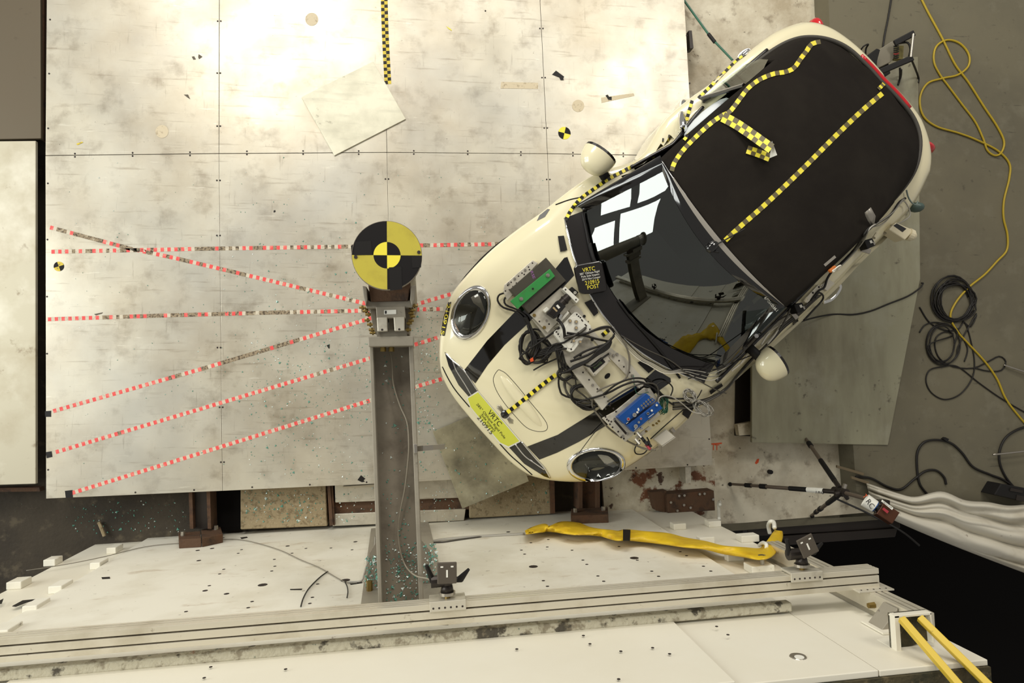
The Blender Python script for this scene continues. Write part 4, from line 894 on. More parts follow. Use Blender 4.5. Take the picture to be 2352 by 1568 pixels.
# interior
B = MB(); B.prism([CL(.9, .62, .32), CL(3.1, .62, .32), CL(3.1, -.62, .32), CL(.9, -.62, .32)], (0, 0, -.06)); B.obj('cabin_floor', INTER, CAR)
B = MB(); rows = []
for x, z in ((1.18, .93), (1.36, .955), (1.55, .95), (1.66, .90), (1.70, .80), (1.68, .6), (1.4, .4)): rows.append([CL(x-.10*(abs(q)**2-.2 if x < 1.5 else 0), q*.64, z-.015*q*q) for q in [-1+.2*i for i in range(11)]])
B.grid(rows); B.obj('dashboard', INTER, CAR, smooth=True)
for sy in (.33, -.33):
    s = bpy.data.objects.new('seat', None); COL.objects.link(s); s.parent = CAR; LOC[s.name] = LOC[CAR.name]
    B = MB(); B.sphere(CL(2.05, sy, .50), .27, .23, .10, Matrix((BK, RT, Vector((0, 0, 1)))).transposed()); B.obj('seat_cushion', INTER, s, smooth=True)
    B = MB(); B.sphere(CL(2.38, sy, .80), .10, .23, .36, Matrix((BK, RT, Vector((0, 0, 1)))).transposed()); B.obj('seat_backrest', INTER, s, smooth=True)
    B = MB(); B.sphere(CL(2.46, sy, 1.14), .06, .13, .11, Matrix((BK, RT, Vector((0, 0, 1)))).transposed()); B.obj('headrest', INTER, s, smooth=True)
c = CL(1.82, -.34, .92); M = (CL(1, 0, .75)-CL(.3, 0, .40)).to_track_quat('Z', 'Y').to_matrix()
B = MB(); B.tube([c+M @ Vector((.18*math.cos(a), .18*math.sin(a), 0)) for a in [2*math.pi*i/28 for i in range(28)]], .016, 8, closed=True); B.cyl(c-M @ Vector((0, 0, .03)), c+M @ Vector((0, 0, .02)), .06, .05, 14)
for a in (0, math.pi, -math.pi/2): B.tube([c, c+M @ Vector((.18*math.cos(a), .18*math.sin(a), 0))], .014, 6)
B.obj('steering_wheel', BLACKM, CAR, smooth=True)
B = MB(); B.sphere(CL(2.36, .575, 1.0), .19, .05, .13, Matrix((BK, RT, Vector((0, 0, 1)))).transposed(), n=16, k=10); B.obj('side_airbag', AIRBAG, CAR, smooth=True)

# windscreen, cowl, pillars, header
def wbase(u): return CL(1.13+.23*u*u, .64*u, .988-.04*u*u)
def wtop(u): return CL(1.62+.125*u*u, .51*u, 1.372-.05*u*u)
US = [-1+.1*i for i in range(21)]
B = MB(); rows = []
up_n = (BK*-.6+Vector((0, 0, .8)))
for j in range(13):
    v = j/12; rows.append([wbase(u).lerp(wtop(u), v)+up_n*(.028*math.sin(math.pi*v)*(1-.3*u*u)) for u in US])
B.grid(rows); reg(B); WINB = CARB[-1:]; B.obj('windscreen', GLASSW, CAR, smooth=True)
B = MB(); rows = []
def hood_edge(u, hg=.004):
    x, y = 1.005+.235*u*u, .685*u; return CL(x, y, ztop(x, y)+hg-.02*max(0, abs(u)-.9)*5)
for j in range(4):
    v = j/3; rw = []
    for u in US:
        p = hood_edge(u).lerp(wbase(u)+Vector((0, 0, .004)), v); x, y = inv(p); p.z = max(p.z, ztop(x, y)+.007); rw.append(p)
    rows.append(rw)
B.grid(rows); reg(B); B.obj('cowl_panel', BLACKS, CAR, smooth=True)
B = MB(); B.tube([hood_edge(u, .009) for u in US], .0075, 8); B.obj('hood_edge_trim', CHROME, CAR, smooth=True)
B = MB(); rows = []
def redge(u): return CL(1.715+.065*u*u, .575*u, 1.392-.055*u*u)
for j in range(5):
    v = j/4; rows.append([wtop(u).lerp(redge(u), v)+Vector((0, 0, .012*math.sin(math.pi*v)+.004)) for u in US])
B.grid(rows); reg(B); B.obj('header_bar', BLACKG, CAR, smooth=True)
for sy in (1, -1):
    B = MB(); rows = []
    for j in range(11):
        v = j/10; a = wbase(sy).lerp(wtop(sy), v)+up_n*(.02*math.sin(math.pi*v)); o_ = CL(1.33+.47*v, sy*(.700-.115*v), .955+.36*v+.02*math.sin(math.pi*v))
        rows.append([a-RT*sy*.015+Vector((0, 0, .004)), a.lerp(o_, .35)+Vector((0, 0, .016)), a.lerp(o_, .7)+Vector((0, 0, .014)), o_, o_-Vector((0, 0, .05))])
    B.grid(rows); reg(B); B.obj('windscreen_pillar', BLACKG, CAR, smooth=True)
# soft top
RX = [1.715, 1.85, 2.05, 2.3, 2.6, 2.84, 3.03, 3.19, 3.31, 3.41, 3.475, 3.50]
RZC = [1.397, 1.412, 1.424, 1.425, 1.40, 1.335, 1.24, 1.14, 1.06, 1.005, .985, .975]
RYR = [.545, .548, .548, .548, .545, .54, .515, .475, .415, .33, .22, .07]
RZR = [1.335, 1.355, 1.368, 1.37, 1.345, 1.27, 1.18, 1.09, 1.02, .985, .972, .968]
RYB = [.56, .565, .566, .566, .565, .64, .63, .60, .54, .44, .30, .10]
RZB = [1.315, 1.33, 1.34, 1.342, 1.315, .955, .955, .955, .955, .955, .955, .955]
B = MB(); rows = []
n = 48
for i in range(n+1):
    s = i/n; x = 1.715+(3.50-1.715)*(1-(1-s)**1.25)
    zc, yr, zr, yb, zb = (smoothf(RX, q, x) for q in (RZC, RYR, RZR, RYB, RZB))
    if 2.6 < x < 2.84: zb = zr-.03 if x < 2.82 else .955; yb = yr+.02 if x < 2.82 else .655
    front = .065*max(0, 1-(x-1.715)/.25)
    rw = []
    for q in [-1, -.96, -.90, -.82, -.7, -.55, -.4, -.2, 0, .2, .4, .55, .7, .82, .90, .96, 1]:
        a = abs(q); sg = 1 if q > 0 else -1
        if a <= .82:
            t_ = a/.82; y = yr*t_; z = zc-(zc-zr)*(t_**2.4)
        else:
            t_ = (a-.82)/.18; y = yr+(yb-yr)*t_+.02*math.sin(math.pi*t_); z = zr-(zr-zb)*t_**1.3
        wr = .007*noise.noise(Vector((x*3, q*3, 2)))*(1 if x > 1.9 else 0)+(.010*math.sin(x*9+a*5)*max(0, min(1, (x-2.6)*3))*(1 if a > .5 else 0))
        fx, fy = tailfix(x+front*min(1, a/.82)**2, sg*y if q else 0); rw.append(CL(fx, fy, z+wr))
    rows.append(rw)
B.grid(rows); reg(B); ROOFB = CARB[-1:]; TOP = B.obj('soft_top', FABRIC, CAR, smooth=True)
# bright reflection on the gloss header, painted as a silver strip
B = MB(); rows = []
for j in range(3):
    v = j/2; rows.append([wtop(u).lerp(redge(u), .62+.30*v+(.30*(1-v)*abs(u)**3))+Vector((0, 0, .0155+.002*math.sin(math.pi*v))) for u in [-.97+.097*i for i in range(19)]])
B.grid(rows); B.obj('header_reflection', SILVERT, CAR, smooth=True, label='silver grey strip painted as a reflection along the header')
text_px('marker_writing', '19F000209', 1771, 697, -2.28, 7, PAPER, CAR, oncar(.004), 42, label='white handwritten number')
# belt trim, side glass
for sy in (1, -1):
    pts = [CL(x, sy*(smoothf(XS, YS, x)-.075-dent(x, sy)*.95), ztop(x, .74)+.022) for x in ([2.44, 2.6, 2.75, 2.9, 3.02] if sy > 0 else [1.30, 1.5, 1.7, 1.9, 2.1, 2.3, 2.45, 2.65, 2.85, 3.0])]
    B = MB(); B.tube(crom(pts, 4), .013, 8); B.obj('belt_trim', BLACKS, CAR, smooth=True)
    zz = .965; x0 = 2.44 if sy > 0 else 1.50
    B = MB(); B.grid([[CL(x0, sy*.69, zz), CL(2.62, sy*.69, zz), CL(2.82, sy*.68, zz)], [CL(x0+.01, sy*.62, 1.17), CL(2.62, sy*.62, 1.16), CL(2.86, sy*.64, 1.06)], [CL(x0+.03, sy*.575, 1.33), CL(2.66, sy*.575, 1.31), CL(2.80, sy*.60, 1.20)]])
    B.obj('quarter_window' if sy > 0 else 'side_window', GLASSQ, CAR, smooth=True)
    B = MB(); B.tube([CL(x0, sy*.695, zz), CL(x0+.03, sy*.575, 1.34)], .014, 6); B.obj('window_post', BLACKS, CAR)
# hood stripes, seams
decal('hood_stripe', [(1066, 850), (1092, 817), (1119, 782), (1179, 720), (1245, 655), (1296, 592), (1303, 590), (1319, 632), (1265, 690), (1210, 745), (1159, 792), (1120, 838), (1092, 880), (1080, 868)], BLACKG, CAR, .0015, BODYB)
decal('hood_stripe', [(1211, 1025), (1281, 998), (1363, 947), (1408, 918), (1470, 880), (1506, 848), (1540, 868), (1541, 877), (1500, 906), (1440, 948), (1382, 983), (1330, 1014), (1280, 1039), (1239, 1055)], BLACKG, CAR, .0015, BODYB)
ctube('hood_scoop_seam', [(980+x/3.92, 780+y/3.92) for x, y in [(640, 275), (600, 350), (625, 450), (700, 570), (800, 690), (900, 790), (1000, 825), (1075, 815), (1085, 765), (1040, 690), (940, 570), (820, 420), (720, 310), (670, 278)]], .0018, BLACKM, CAR, .0, BODYB, closed=True, k=4)
patch('hood_scoop', 1197, 921, 74, 12, .89, [(1, .0005), (.9, .006), (.6, .011), (.3, .013), (.02, .013)], CREAM, CAR, BODYB, 36)
patch('emblem', 1160, 951, 10, 10, 0, [(1, .001), (.9, .005), (.02, .006)], BLACKG, CAR, BODYB, 20)
for k in range(5):
    for sg in (1, -1):
        a, o_ = .87, (k-2)*2.6; ux, uy = math.cos(a)*sg, math.sin(a)*sg
        x0, y0 = 1160+ux*8-math.sin(a)*o_*.5, 951+uy*8+math.cos(a)*o_*.5; L_ = 20-2.4*abs(k-2)
        ctube('emblem_wing', [(x0, y0), (x0+ux*L_-math.sin(a)*o_*.5, y0+uy*L_+math.cos(a)*o_*.5)], .0022, STEELB, CAR, .002, BODYB, k=3, n=5)
# headlamps
LAMPB = mat('dark_lamp_bowl', (88, 86, 79), .15, .4)
for (u, v, ru, rv, ang, refl, amb) in [(1082, 718, 66, 42, 1.95, [(1082, 683), (1099, 673), (1106, 690), (1114, 712), (1113, 723), (1102, 706), (1088, 696)], [(1041, 720), (1047, 742), (1057, 762), (1050, 758), (1043, 744)]),
                                       (1369, 1066, 68, 39, -.08, [(1370, 1041), (1384, 1039), (1400, 1048), (1420, 1066), (1408, 1072), (1390, 1065)], [(1316, 1082), (1328, 1092), (1346, 1100), (1332, 1099), (1320, 1091)])]:
    hl = bpy.data.objects.new('headlamp', None); COL.objects.link(hl); hl.parent = CAR; LOC[hl.name] = LOC[CAR.name]
    patch('chrome_ring', u, v, ru, rv, ang, [(1.0, .001), (.97, .012), (.89, .017), (.81, .012), (.79, .004)], CHROME, hl, BODYB, 44)
    patch('lamp_bowl', u, v, ru, rv, ang, [(.80, .006), (.75, .004), (.5, .0025), (.02, .0025)], LAMPB, hl, BODYB, 40)
    decal('reflector', refl, CHROME, hl, .008, BODYB, 6)
    decal('amber_light', amb, AMBER, hl, .008, BODYB, 6)
    patch('lens', u, v, ru, rv, ang, [(.80, .010), (.72, .018), (.52, .027), (.3, .032), (.02, .034)], GLASSL, hl, BODYB, 40)
# grille halves
for poly, bars in (([(1022, 808), (1035, 820), (1067, 849), (1098, 896), (1077, 910), (1054, 884), (1031, 840)], [[(1024, 811), (1040, 828), (1066, 851), (1096, 896)], [(1040, 828), (1048, 850), (1068, 882), (1082, 906)]]),
                   ([(1170, 1027), (1197, 1013), (1248, 1073), (1264, 1098), (1250, 1093), (1204, 1064)], [[(1184, 1020), (1205, 1046), (1230, 1064), (1250, 1078)], [(1198, 1014), (1230, 1052), (1250, 1074), (1263, 1097)]])):
    decal('grille', poly, BLACKG, CAR, .003, BODYB, 6)
    for q in bars: ctube('grille_bar', q, .005, CHROME, CAR, .004, BODYB)
ctube('bumper_seam', [(1016, 842), (1030, 870), (1047, 897), (1078, 934)], .004, BLACKR, CAR, .001, BODYB)
ctube('bumper_seam', [(1148, 1019), (1172, 1045), (1198, 1068), (1222, 1090)], .004, BLACKR, CAR, .001, BODYB)
decal('side_indicator', [(1233, 508), (1240, 494), (1258, 480), (1263, 481), (1252, 498)], CHROME, CAR, .002, BODYB, 6)
ctube('hood_seam', [(1276, 470), (1310, 458), (1342, 452)], .004, BLACKR, CAR, .001, BODYB)
# red paper sign, number strips
PS = decal('paper_sign', [(1072, 913), (1098, 897), (1197, 1013), (1169, 1028), (1148, 1018), (1110, 972), (1080, 934)], PAPER, CAR, .003, BODYB, 7, label='white edged lime yellow paper sign')
decal('yellow_field', [(1075, 914), (1098.5, 900), (1193, 1012), (1168, 1024), (1149, 1015), (1111, 970), (1082, 934)], SIGNY, PS, .004, BODYB, 7)
ft = oncar(.0052, BODYB)
for s_, u, v, cp, wd in [('VRTC', 1137, 959, 11, 42), ('285\u00b0 Oblique Rigid Pole', 1128, 966, 5.4, 102), ('Side Impact', 1122, 970, 5.4, 50), ('210915', 1115, 975, 9.5, 50)]:
    text_px('sign_text', s_, u, v, .885, cp, INK, PS, ft, wd)
NS = decal('number_strip', [(1030, 694), (1037, 693), (1030, 730), (1022, 771), (1012, 771), (1019, 730)], TBLK, CAR, .003, BODYB, 6, label='black strip with yellow number')
text_px('strip_number', '210915', 1024.5, 733, 1.79, 7.5, YEL, NS, oncar(.004, BODYB), 72)
# door mirrors
def mirror(u, v, sy, tilt):
    m = bpy.data.objects.new('side_mirror', None); COL.objects.link(m); m.parent = CAR; LOC[m.name] = LOC[CAR.name]
    c = P(u, v, .99); M = Matrix((BK, RT, Vector((0, 0, 1)))).transposed() @ Matrix.Rotation(tilt, 3, 'Z'); rows = []
    for j in range(11):
        t_ = j/10*math.pi/2; rows.append([c+M @ Vector((.045-.135*math.sin(t_), .112*math.cos(t_)**.75*math.cos(a), .078*math.cos(t_)**.75*math.sin(a))) for a in [2*math.pi*i/24 for i in range(24)]])
    B = MB(); B.grid(rows, closed=True); B.obj('mirror_housing', CREAM, m, smooth=True)
    B = MB(); B.grid([[c+M @ Vector((x, s*.112*math.cos(a), s*.078*math.sin(a))) for a in [2*math.pi*i/24 for i in range(24)]] for x, s in ((.045, 1.0), (.062, .98), (.062, .9), (.055, .88), (.055, .02))], closed=True); B.obj('mirror_rim', BLACKS, m, smooth=False)
    foot = CL(1.60, sy*.70, .965); B = MB(); B.tube(crom([c+M @ Vector((0, -sy*.05, -.04)), c.lerp(foot, .5)+Vector((0, 0, -.02)), foot, foot-RT*sy*.05], 4), [.035]*6+[.03]*7, 8) if 0 else B.tube([c+Vector((0, 0, -.03)), c.lerp(foot, .6)-Vector((0, 0, .01)), foot], .032, 8); B.obj('mirror_arm', BLACKM, m, smooth=True)
mirror(1369, 368, 1, .25); mirror(1770, 839, -1, -.12)
# wipers, antenna
for q in ([(1336, 489), (1345, 530), (1353, 570), (1366, 612), (1383, 650)], [(1418, 690), (1446, 728), (1482, 768), (1520, 812), (1560, 868)]):
    ctube('wiper', q, .008, BLACKM, CAR, .012)
for q in ([(1353, 560), (1361, 592), (1368, 606)],): ctube('wiper_arm', q, .012, BLACKM, CAR, .018)
p = hit(1636, 566, .0); B = MB(); B.sphere(p, .045, .03, .022, Matrix((BK, RT, Vector((0, 0, 1)))).transposed()); B.obj('antenna_base', BLACKG, CAR, smooth=True)
B = MB(); B.tube([p+Vector((0, 0, .02)), hit(1662, 552, .02), hit(1706, 527, .03)], .004, 6); B.obj('antenna_rod', BLACKM, CAR)
for q in ([(1620, 560), (1632, 575), (1650, 580)],): ctube('antenna_lead', q, .005, BLACKM, CAR, .006)
# tail lamps, red brake light, ticks
for sy in (1, -1):
    B = MB(); B.sphere(CL(*tailfix(3.515, sy*.545), .78), .045, .09, .09, Matrix((BK, RT, Vector((0, 0, 1)))).transposed() @ Matrix.Rotation(-sy*.6, 3, 'Z')); B.obj('tail_lamp', REDL, CAR, smooth=True)
B = MB(); B.tube([CL(*tailfix(3.535-.045*((q-.02)/.24)**2*.5, q-.02), .962) for q in [-.24+.04*i for i in range(13)]], .015, 8); B.obj('brake_light', REDL, CAR, smooth=True)
B = MB(); rows = []
pts = [CL(*tailfix(q[0]-.012, q[1]*.982), q[2]) for q in [(2.82, .655, .968), (3.03, .645, .968), (3.19, .615, .966), (3.31, .555, .964), (3.42, .45, .962), (3.492, .31, .962), (3.52, .12, .962), (3.525, 0, .962), (3.52, -.12, .962), (3.492, -.31, .962), (3.42, -.45, .962), (3.31, -.555, .964), (3.19, -.615, .966), (3.03, -.645, .968), (2.82, -.655, .968)]]
B.tube(crom(pts, 5), .014, 8); B.obj('top_edge_trim', mat('grey_trim', (66, 62, 55), .6), CAR, smooth=True)
# right door: crushed skin leaning out below the belt line
inn = crom([(1446, 382, 0), (1490, 357, 0), (1530, 335, 0), (1547, 323, 0), (1572, 291, 0), (1594, 262, 0), (1612, 243, 0)], 6)
outr = crom([(1446, 381, 0), (1493, 356, 0), (1498, 330, 0), (1516, 300, 0), (1546, 256, 0), (1564, 231, 0), (1588, 226, 0)], 6)
rows = []
for j, (t_, z, ) in enumerate([(0, .945), (.12, .935), (.3, .90), (.5, .86), (.7, .80), (.86, .73), (1.0, .62), (1.02, .45), (.98, .25)]):
    rw = []
    for i in range(len(inn)):
        p = inn[i].lerp(outr[i], t_); s = i/(len(inn)-1)
        cr = (.022*math.sin(s*9+t_*6)+.014*noise.noise(Vector((s*8, t_*5, 4))))*math.sin(math.pi*min(1, t_))*(1 if .15 < s < .95 else .2)
        rw.append(P(p.x, p.y, z+cr))
    rows.append(rw)
B = MB(); B.grid(rows); reg(B); DOORB = CARB[-1:]; DOOR = B.obj('door', CREAM, CAR, smooth=True, label='crushed cream door bulging outward')
B = MB(); B.tube([P(p.x+3, p.y+3, .955) for p in inn], .012, 8); B.obj('belt_trim', BLACKS, DOOR, smooth=True)
b_ = MB(); pts = crom([(1564, 239, .05), (1560, 250, .06), (1557, 272, .065), (1560, 295, .06), (1564, 305, .05), (1563, 317, .03)], 5)
b_.tube([hit(p.x, p.y, 0, DOORB)+Vector((0, 0, p.z)) for p in pts], [.012, .017, .021, .023]+[.024]*(len(pts)-8)+[.022, .019, .015, .009], 10); dh = b_.obj('door_handle', CHROME, DOOR, smooth=True)
decal('handle_recess', [(1548, 292), (1556, 276), (1560, 300), (1556, 325), (1546, 326), (1547, 308)], BLACKM, DOOR, .004, DOORB, 6)
decal('handle_recess', [(1564, 246), (1570, 244), (1569, 256), (1565, 266)], BLACKM, DOOR, .004, DOORB, 6)
for q in ([(1530, 343), (1545, 322), (1556, 306)], [(1543, 340), (1551, 322)], [(1532, 290), (1540, 278), (1548, 268)], [(1576, 278), (1582, 296), (1576, 316), (1572, 322)]):
    ctube('door_crease', q, .0025, mat('grey_crease', (150, 142, 120), .5), DOOR, .0, DOORB, k=3, n=5)
MB().px([(1478, 360), (1491, 336), (1497, 326), (1499, 352)], .55, .2).obj('door_gap', BLACKM, CAR)
B = MB(); B.tube([P(u, v, z) for u, v, z in [(1338, 482, .96), (1368, 466, .965), (1416, 443, .97), (1463, 418, .975), (1511, 389, .98), (1546, 360, .98)]], .014, 8); B.obj('belt_trim', BLACKS, CAR, smooth=True)
# left door handle loop
B = MB(); B.tube(crom([P(1925, 651, .80), P(1929, 660, .80), P(1920, 676, .80), P(1907, 688, .80), P(1890, 694, .80)], 5), .016, 8); B.obj('left_door_handle', CHROME, CAR, smooth=True)
# yellow and black marking tapes on the car
TB = [TBLK, YEL]; TG = [TGRY, YEL]
tape('roof_tape', [(1657, 560), (1700, 520), (1760, 467), (1840, 391), (1920, 311), (1980, 254), (2026, 215)], 11.5, 11.6, TG, CAR, oncar(.003, ROOFB), 1, label='yellow checked tape along the roof middle')
tape('roof_tape', [(1543, 393), (1549, 374), (1570, 344), (1600, 313), (1632, 284), (1658, 266), (1676, 257), (1700, 226), (1718, 203), (1745, 183), (1778, 170), (1800, 167), (1822, 158), (1838, 136), (1852, 118), (1864, 102), (1884, 97)], 10.5, 10.5, TG, CAR, oncar(.004), 1, label='wavy yellow checked tape along the upper roof edge')
tape('roof_tape', [(2016, 206), (2026, 196), (2034, 187)], 9, 5.5, TG, CAR, oncar(.006), 1)
tape('hood_tape', [(1160, 950), (1186, 930), (1215, 907), (1245, 883), (1277, 859)], 9.5, 8.2, TB, CAR, oncar(.0135, BODYB), 1, label='black and yellow tape down the hood middle')
tape('hood_tape', [(1383, 770), (1398, 757)], 9.5, 7.5, TB, CAR, oncar(.004), 1)
tape('belt_tape', [(1299, 506), (1307, 490), (1318, 474), (1335, 455), (1360, 437), (1395, 413), (1430, 394), (1470, 374), (1510, 354)], 8, 7.6, TB, CAR, oncar(.004), 1, label='black and yellow tape along the upper belt line')
tape('belt_tape', [(1604, 226), (1630, 201), (1660, 170), (1690, 141), (1712, 124)], 7, 9, TB, CAR, oncar(.004), 1, label='black and yellow tape on the upper rear quarter')
tape('door_tape', [(1590, 232), (1584, 250), (1579, 268), (1577, 282), (1580, 300), (1577, 314), (1571, 322)], 7.5, 7.6, TB, DOOR, oncar(.005), 1)
tape('door_tape', [(1523, 318), (1522, 330), (1521, 344)], 3.5, 8, TB, DOOR, oncar(.005), 1)
tape('door_tape', [(1537, 310), (1535, 322), (1534, 334)], 3.5, 8, TB, DOOR, oncar(.005), 1)
# curled loop of wide checked tape on the roof
def loopz(path3, wd, sq, nm, lab, back=False):
    pts = crom([Vector(p) for p in path3], 8); Ls = [0]
    for i in range(len(pts)-1): Ls.append(Ls[-1]+math.hypot(pts[i+1].x-pts[i].x, pts[i+1].y-pts[i].y))
    n = max(1, round(Ls[-1]/sq)); sm = []
    for k in range(n+1):
        d = Ls[-1]*k/n; i = 0
        while i < len(pts)-2 and Ls[i+1] < d: i += 1
        sm.append(pts[i].lerp(pts[i+1], (d-Ls[i])/max(1e-6, Ls[i+1]-Ls[i])))
    B = MB()
    for i in range(n):
        d = sm[i+1]-sm[i]; nx, ny = -d.y, d.x; L_ = math.hypot(nx, ny); nx, ny = nx/L_*wd/2, ny/L_*wd/2
        for r in range(2):
            a0, a1 = (-1, 0) if r == 0 else (0, 1); q = []
            for s_, a in ((sm[i], a0), (sm[i+1], a0), (sm[i+1], a1), (sm[i], a1)):
                h = hit(s_.x+nx*a, s_.y+ny*a, 0, ROOFB); q.append(P(s_.x+nx*a, s_.y+ny*a, h.z+s_.z))
            B.add(q, [(0, 1, 2, 3)], (i+r) % 2)
    return B.obj(nm, TG, CAR, label=lab)
loopz([(1660, 268, .006), (1690, 284, .012), (1720, 304, .03), (1748, 324, .06), (1772, 341, .09)], 24, 11.8, 'peeled_tape', 'wide checked tape peeling off the roof')
loopz([(1716, 343, .008), (1740, 351, .012), (1768, 362, .03)], 19, 10.5, 'peeled_tape', 'curled back end of the wide checked tape')
B = MB(); q = [P(1773, 324, 1.50), P(1785, 356, 1.49), P(1768, 363, 1.455), P(1770, 345, 1.46)]; B.add(q, [(0, 1, 2, 3)]); B.obj('tape_fold', PAPER, CAR, label='white back of the folded tape', solid=.001)
# black tape holding the cables, sign over the windscreen
for poly in ([(1281, 543), (1295, 542), (1303, 575), (1287, 579)], [(1342, 695), (1362, 686), (1374, 718), (1364, 726)], [(1463, 832), (1474, 826), (1502, 846), (1489, 856)], [(1565, 950), (1575, 922), (1594, 930), (1578, 960)], [(1627, 896), (1655, 878), (1658, 884), (1630, 904)], [(1818, 738), (1832, 728), (1836, 740), (1822, 748)]):
    decal('black_tape', poly, TBLK, CAR, .010, None, 8)
t = thing('black_sign', 'black padded sign with yellow and white test lettering on the windscreen', 'sign', hit(1356, 640, .03))
zt_ = max(hit(u, v, 0).z for u, v in [(1325, 620), (1380, 605), (1392, 660), (1335, 668), (1357, 637)])+.035
pl = [(1319, 614), (1324, 608), (1350, 603), (1377, 598), (1384, 603), (1392, 640), (1396, 662), (1392, 668), (1360, 674), (1338, 675), (1332, 670), (1325, 645)]
MB().px(pl, zt_, .03).obj('sign_pad', BLACKS, t, bevel=.008)
for s_, u, v, cp, wd, m in [('VRTC', 1352, 618, 9, 29, YEL), ('285\u00b0 Oblique Rigid', 1354, 626.5, 4.6, 46, PAPER), ('Pole Side Impact', 1356, 633, 4.6, 42, PAPER), ('2019 Mini Cooper', 1358, 639.5, 4.6, 43, PAPER), ('210915', 1360, 647.5, 9, 33, YEL), ('POST', 1362.5, 658, 9, 27, YEL)]:
    text_px('sign_text', s_, u, v, -.165, cp, m, t, onz(zt_+.0012), wd)
# ------------------------------------------------------------------ instruments on the hood
def zmax(poly, ex=0.0):
    u0 = sum(a for a, _ in poly)/len(poly); v0 = sum(c for _, c in poly)/len(poly)
    return max(hit(a, c, 0, BODYB).z for a, c in list(poly)+[(u0, v0)])+ex
def plate_px(nm, poly, z, th, m, par, bv=.0025, label=None): return MB().px(poly, z, th).obj(nm, m, par, bevel=bv, label=label)
def studs(par, L_, z, r, h, m, nm='bolt', n=6):
    for u, v in L_:
        b = MB(); p = P(u, v, z); b.cyl(p-Vector((0, 0, .002)), p+Vector((0, 0, h)), r, r*.9, n); b.obj(nm, m, par)
def holes(par, L_, z, r): studs(par, L_, z, r, .0006, HOLE, 'bolt_hole', 8)
Z0 = .985
TR = thing('equipment_tray', 'perforated aluminium equipment tray bolted across the hood', 'tray', P(1350, 840, .93))
plate_px('tray_plate', [(1156, 669), (1159, 653), (1223, 597), (1236, 604), (1190, 655), (1182, 672), (1166, 690)], Z0-.06, .02, ALUP, TR)
holes(TR, [(1166, 655), (1174, 648), (1183, 641), (1191, 634), (1199, 627), (1207, 620), (1214, 613), (1223, 604), (1170, 665), (1178, 658), (1186, 650), (1161, 668), (1204, 630), (1216, 619)], Z0-.0595, .0055)
studs(TR, [(1168, 651), (1182, 640), (1206, 620)], Z0-.06, .009, .008, STEELB)
plate_px('tray_base', [(1243, 724), (1322, 700), (1412, 794), (1346, 852)], Z0-.04, .012, ALUP, TR)
plate_px('tray_rail', [(1222, 732), (1247, 722), (1402, 921), (1384, 942)], Z0-.03, .045, ALUP, TR, label='perforated aluminium rail on the nose side')
plate_px('tray_rail', [(1300, 706), (1324, 701), (1371, 744), (1413, 793), (1486, 880), (1469, 892), (1400, 822), (1345, 760)], Z0-.03, .045, ALUP, TR, label='perforated aluminium rail on the windscreen side')
plate_px('camera_plate', [(1217, 722), (1288, 660), (1328, 690), (1258, 764)], Z0-.005, .012, ALUP, TR)
studs(TR, [(1227, 724), (1250, 752)], Z0-.005, .012, .008, BRASS); studs(TR, [(1255, 736)], Z0-.005, .008, .006, STEELB); holes(TR, [(1239, 738), (1261, 744)], Z0-.0045, .006)
plate_px('end_bracket', [(1292, 664), (1299, 658), (1331, 688), (1325, 696)], Z0+.06, .06, WHITEPL, TR); holes(TR, [(1299, 665), (1323, 688)], Z0+.0605, .006)
plate_px('end_plate', [(1383, 960), (1412, 944), (1479, 890), (1494, 892), (1516, 924), (1500, 958), (1436, 1015)], Z0-.025, .012, ALUP, TR)
holes(TR, [(1403, 926), (1401, 931), (1409, 938), (1415, 945), (1391, 957), (1394, 963), (1401, 974), (1407, 981), (1420, 991), (1427, 1004), (1433, 1007), (1458, 996), (1473, 890), (1480, 884), (1398, 966), (1404, 968)], Z0-.0245, .0065)
holes(TR, [(1353, 872), (1372, 893), (1339, 855), (1388, 911), (1433, 842), (1446, 855), (1458, 868), (1422, 828), (1379, 757), (1352, 738), (1410, 795)], Z0-.0295, .006)
studs(TR, [(1409, 816), (1417, 813), (1400, 812), (1396, 820), (1452, 862), (1361, 884), (1349, 851), (1411, 962), (1441, 996), (1484, 894), (1430, 1001)], Z0-.028, .010, .008, STEELB)
plate_px('vent_slot', [(1410, 967), (1414, 964), (1441, 995), (1437, 998)], Z0-.0245, .001, HOLE, TR, 0)
studs(TR, [(1319, 799), (1333, 815), (1300, 780), (1289, 796), (1360, 780), (1342, 726)], Z0-.028, .010, .006, BLACKM)
decal('hood_hole', circ_px(1395, 863, 8, 5, 14, -.8), BLACKM, CAR, .002, BODYB, 6)
t = thing('ballast_plate', 'dark oiled steel plate with a green bar bolted on the hood', 'steel plate', P(1236, 655, Z0-.03))
plate_px('plate', [(1254, 591), (1300, 644), (1215, 719), (1171, 664)], Z0+.02, .05, PLATEG, t, .002)
gb = plate_px('green_bar', [(1263, 617), (1275, 634), (1189, 709), (1172, 691)], Z0+.035, .015, GREENP, t, .002, 'green painted bar with two bolts')
for u, v in [(1258, 632.5), (1197, 686.5)]:
    b = MB(); p = P(u, v, Z0+.035); b.cyl(p, p+Vector((0, 0, .006)), .012, .012, 16); b.cyl(p, p+Vector((0, 0, .014)), .008, .0075, 6); b.obj('bolt', STEELB, gb)
b = MB(); p = P(1224, 663, Z0+.0355); b.cyl(p-Vector((0, 0, .003)), p+Vector((0, 0, .0006)), .0065, .0065, 10); b.obj('bolt_hole', BLACKM, gb)
text_px('chalk_mark', 'RSE', 1224, 631, 1.2, 6, mat('purple_chalk', (150, 96, 160), .8), t, onz(Z0+.021), 18)
t = thing('hood_camera', 'small black camera with a grey lens beside the green barred plate', 'camera', P(1283, 712, Z0))
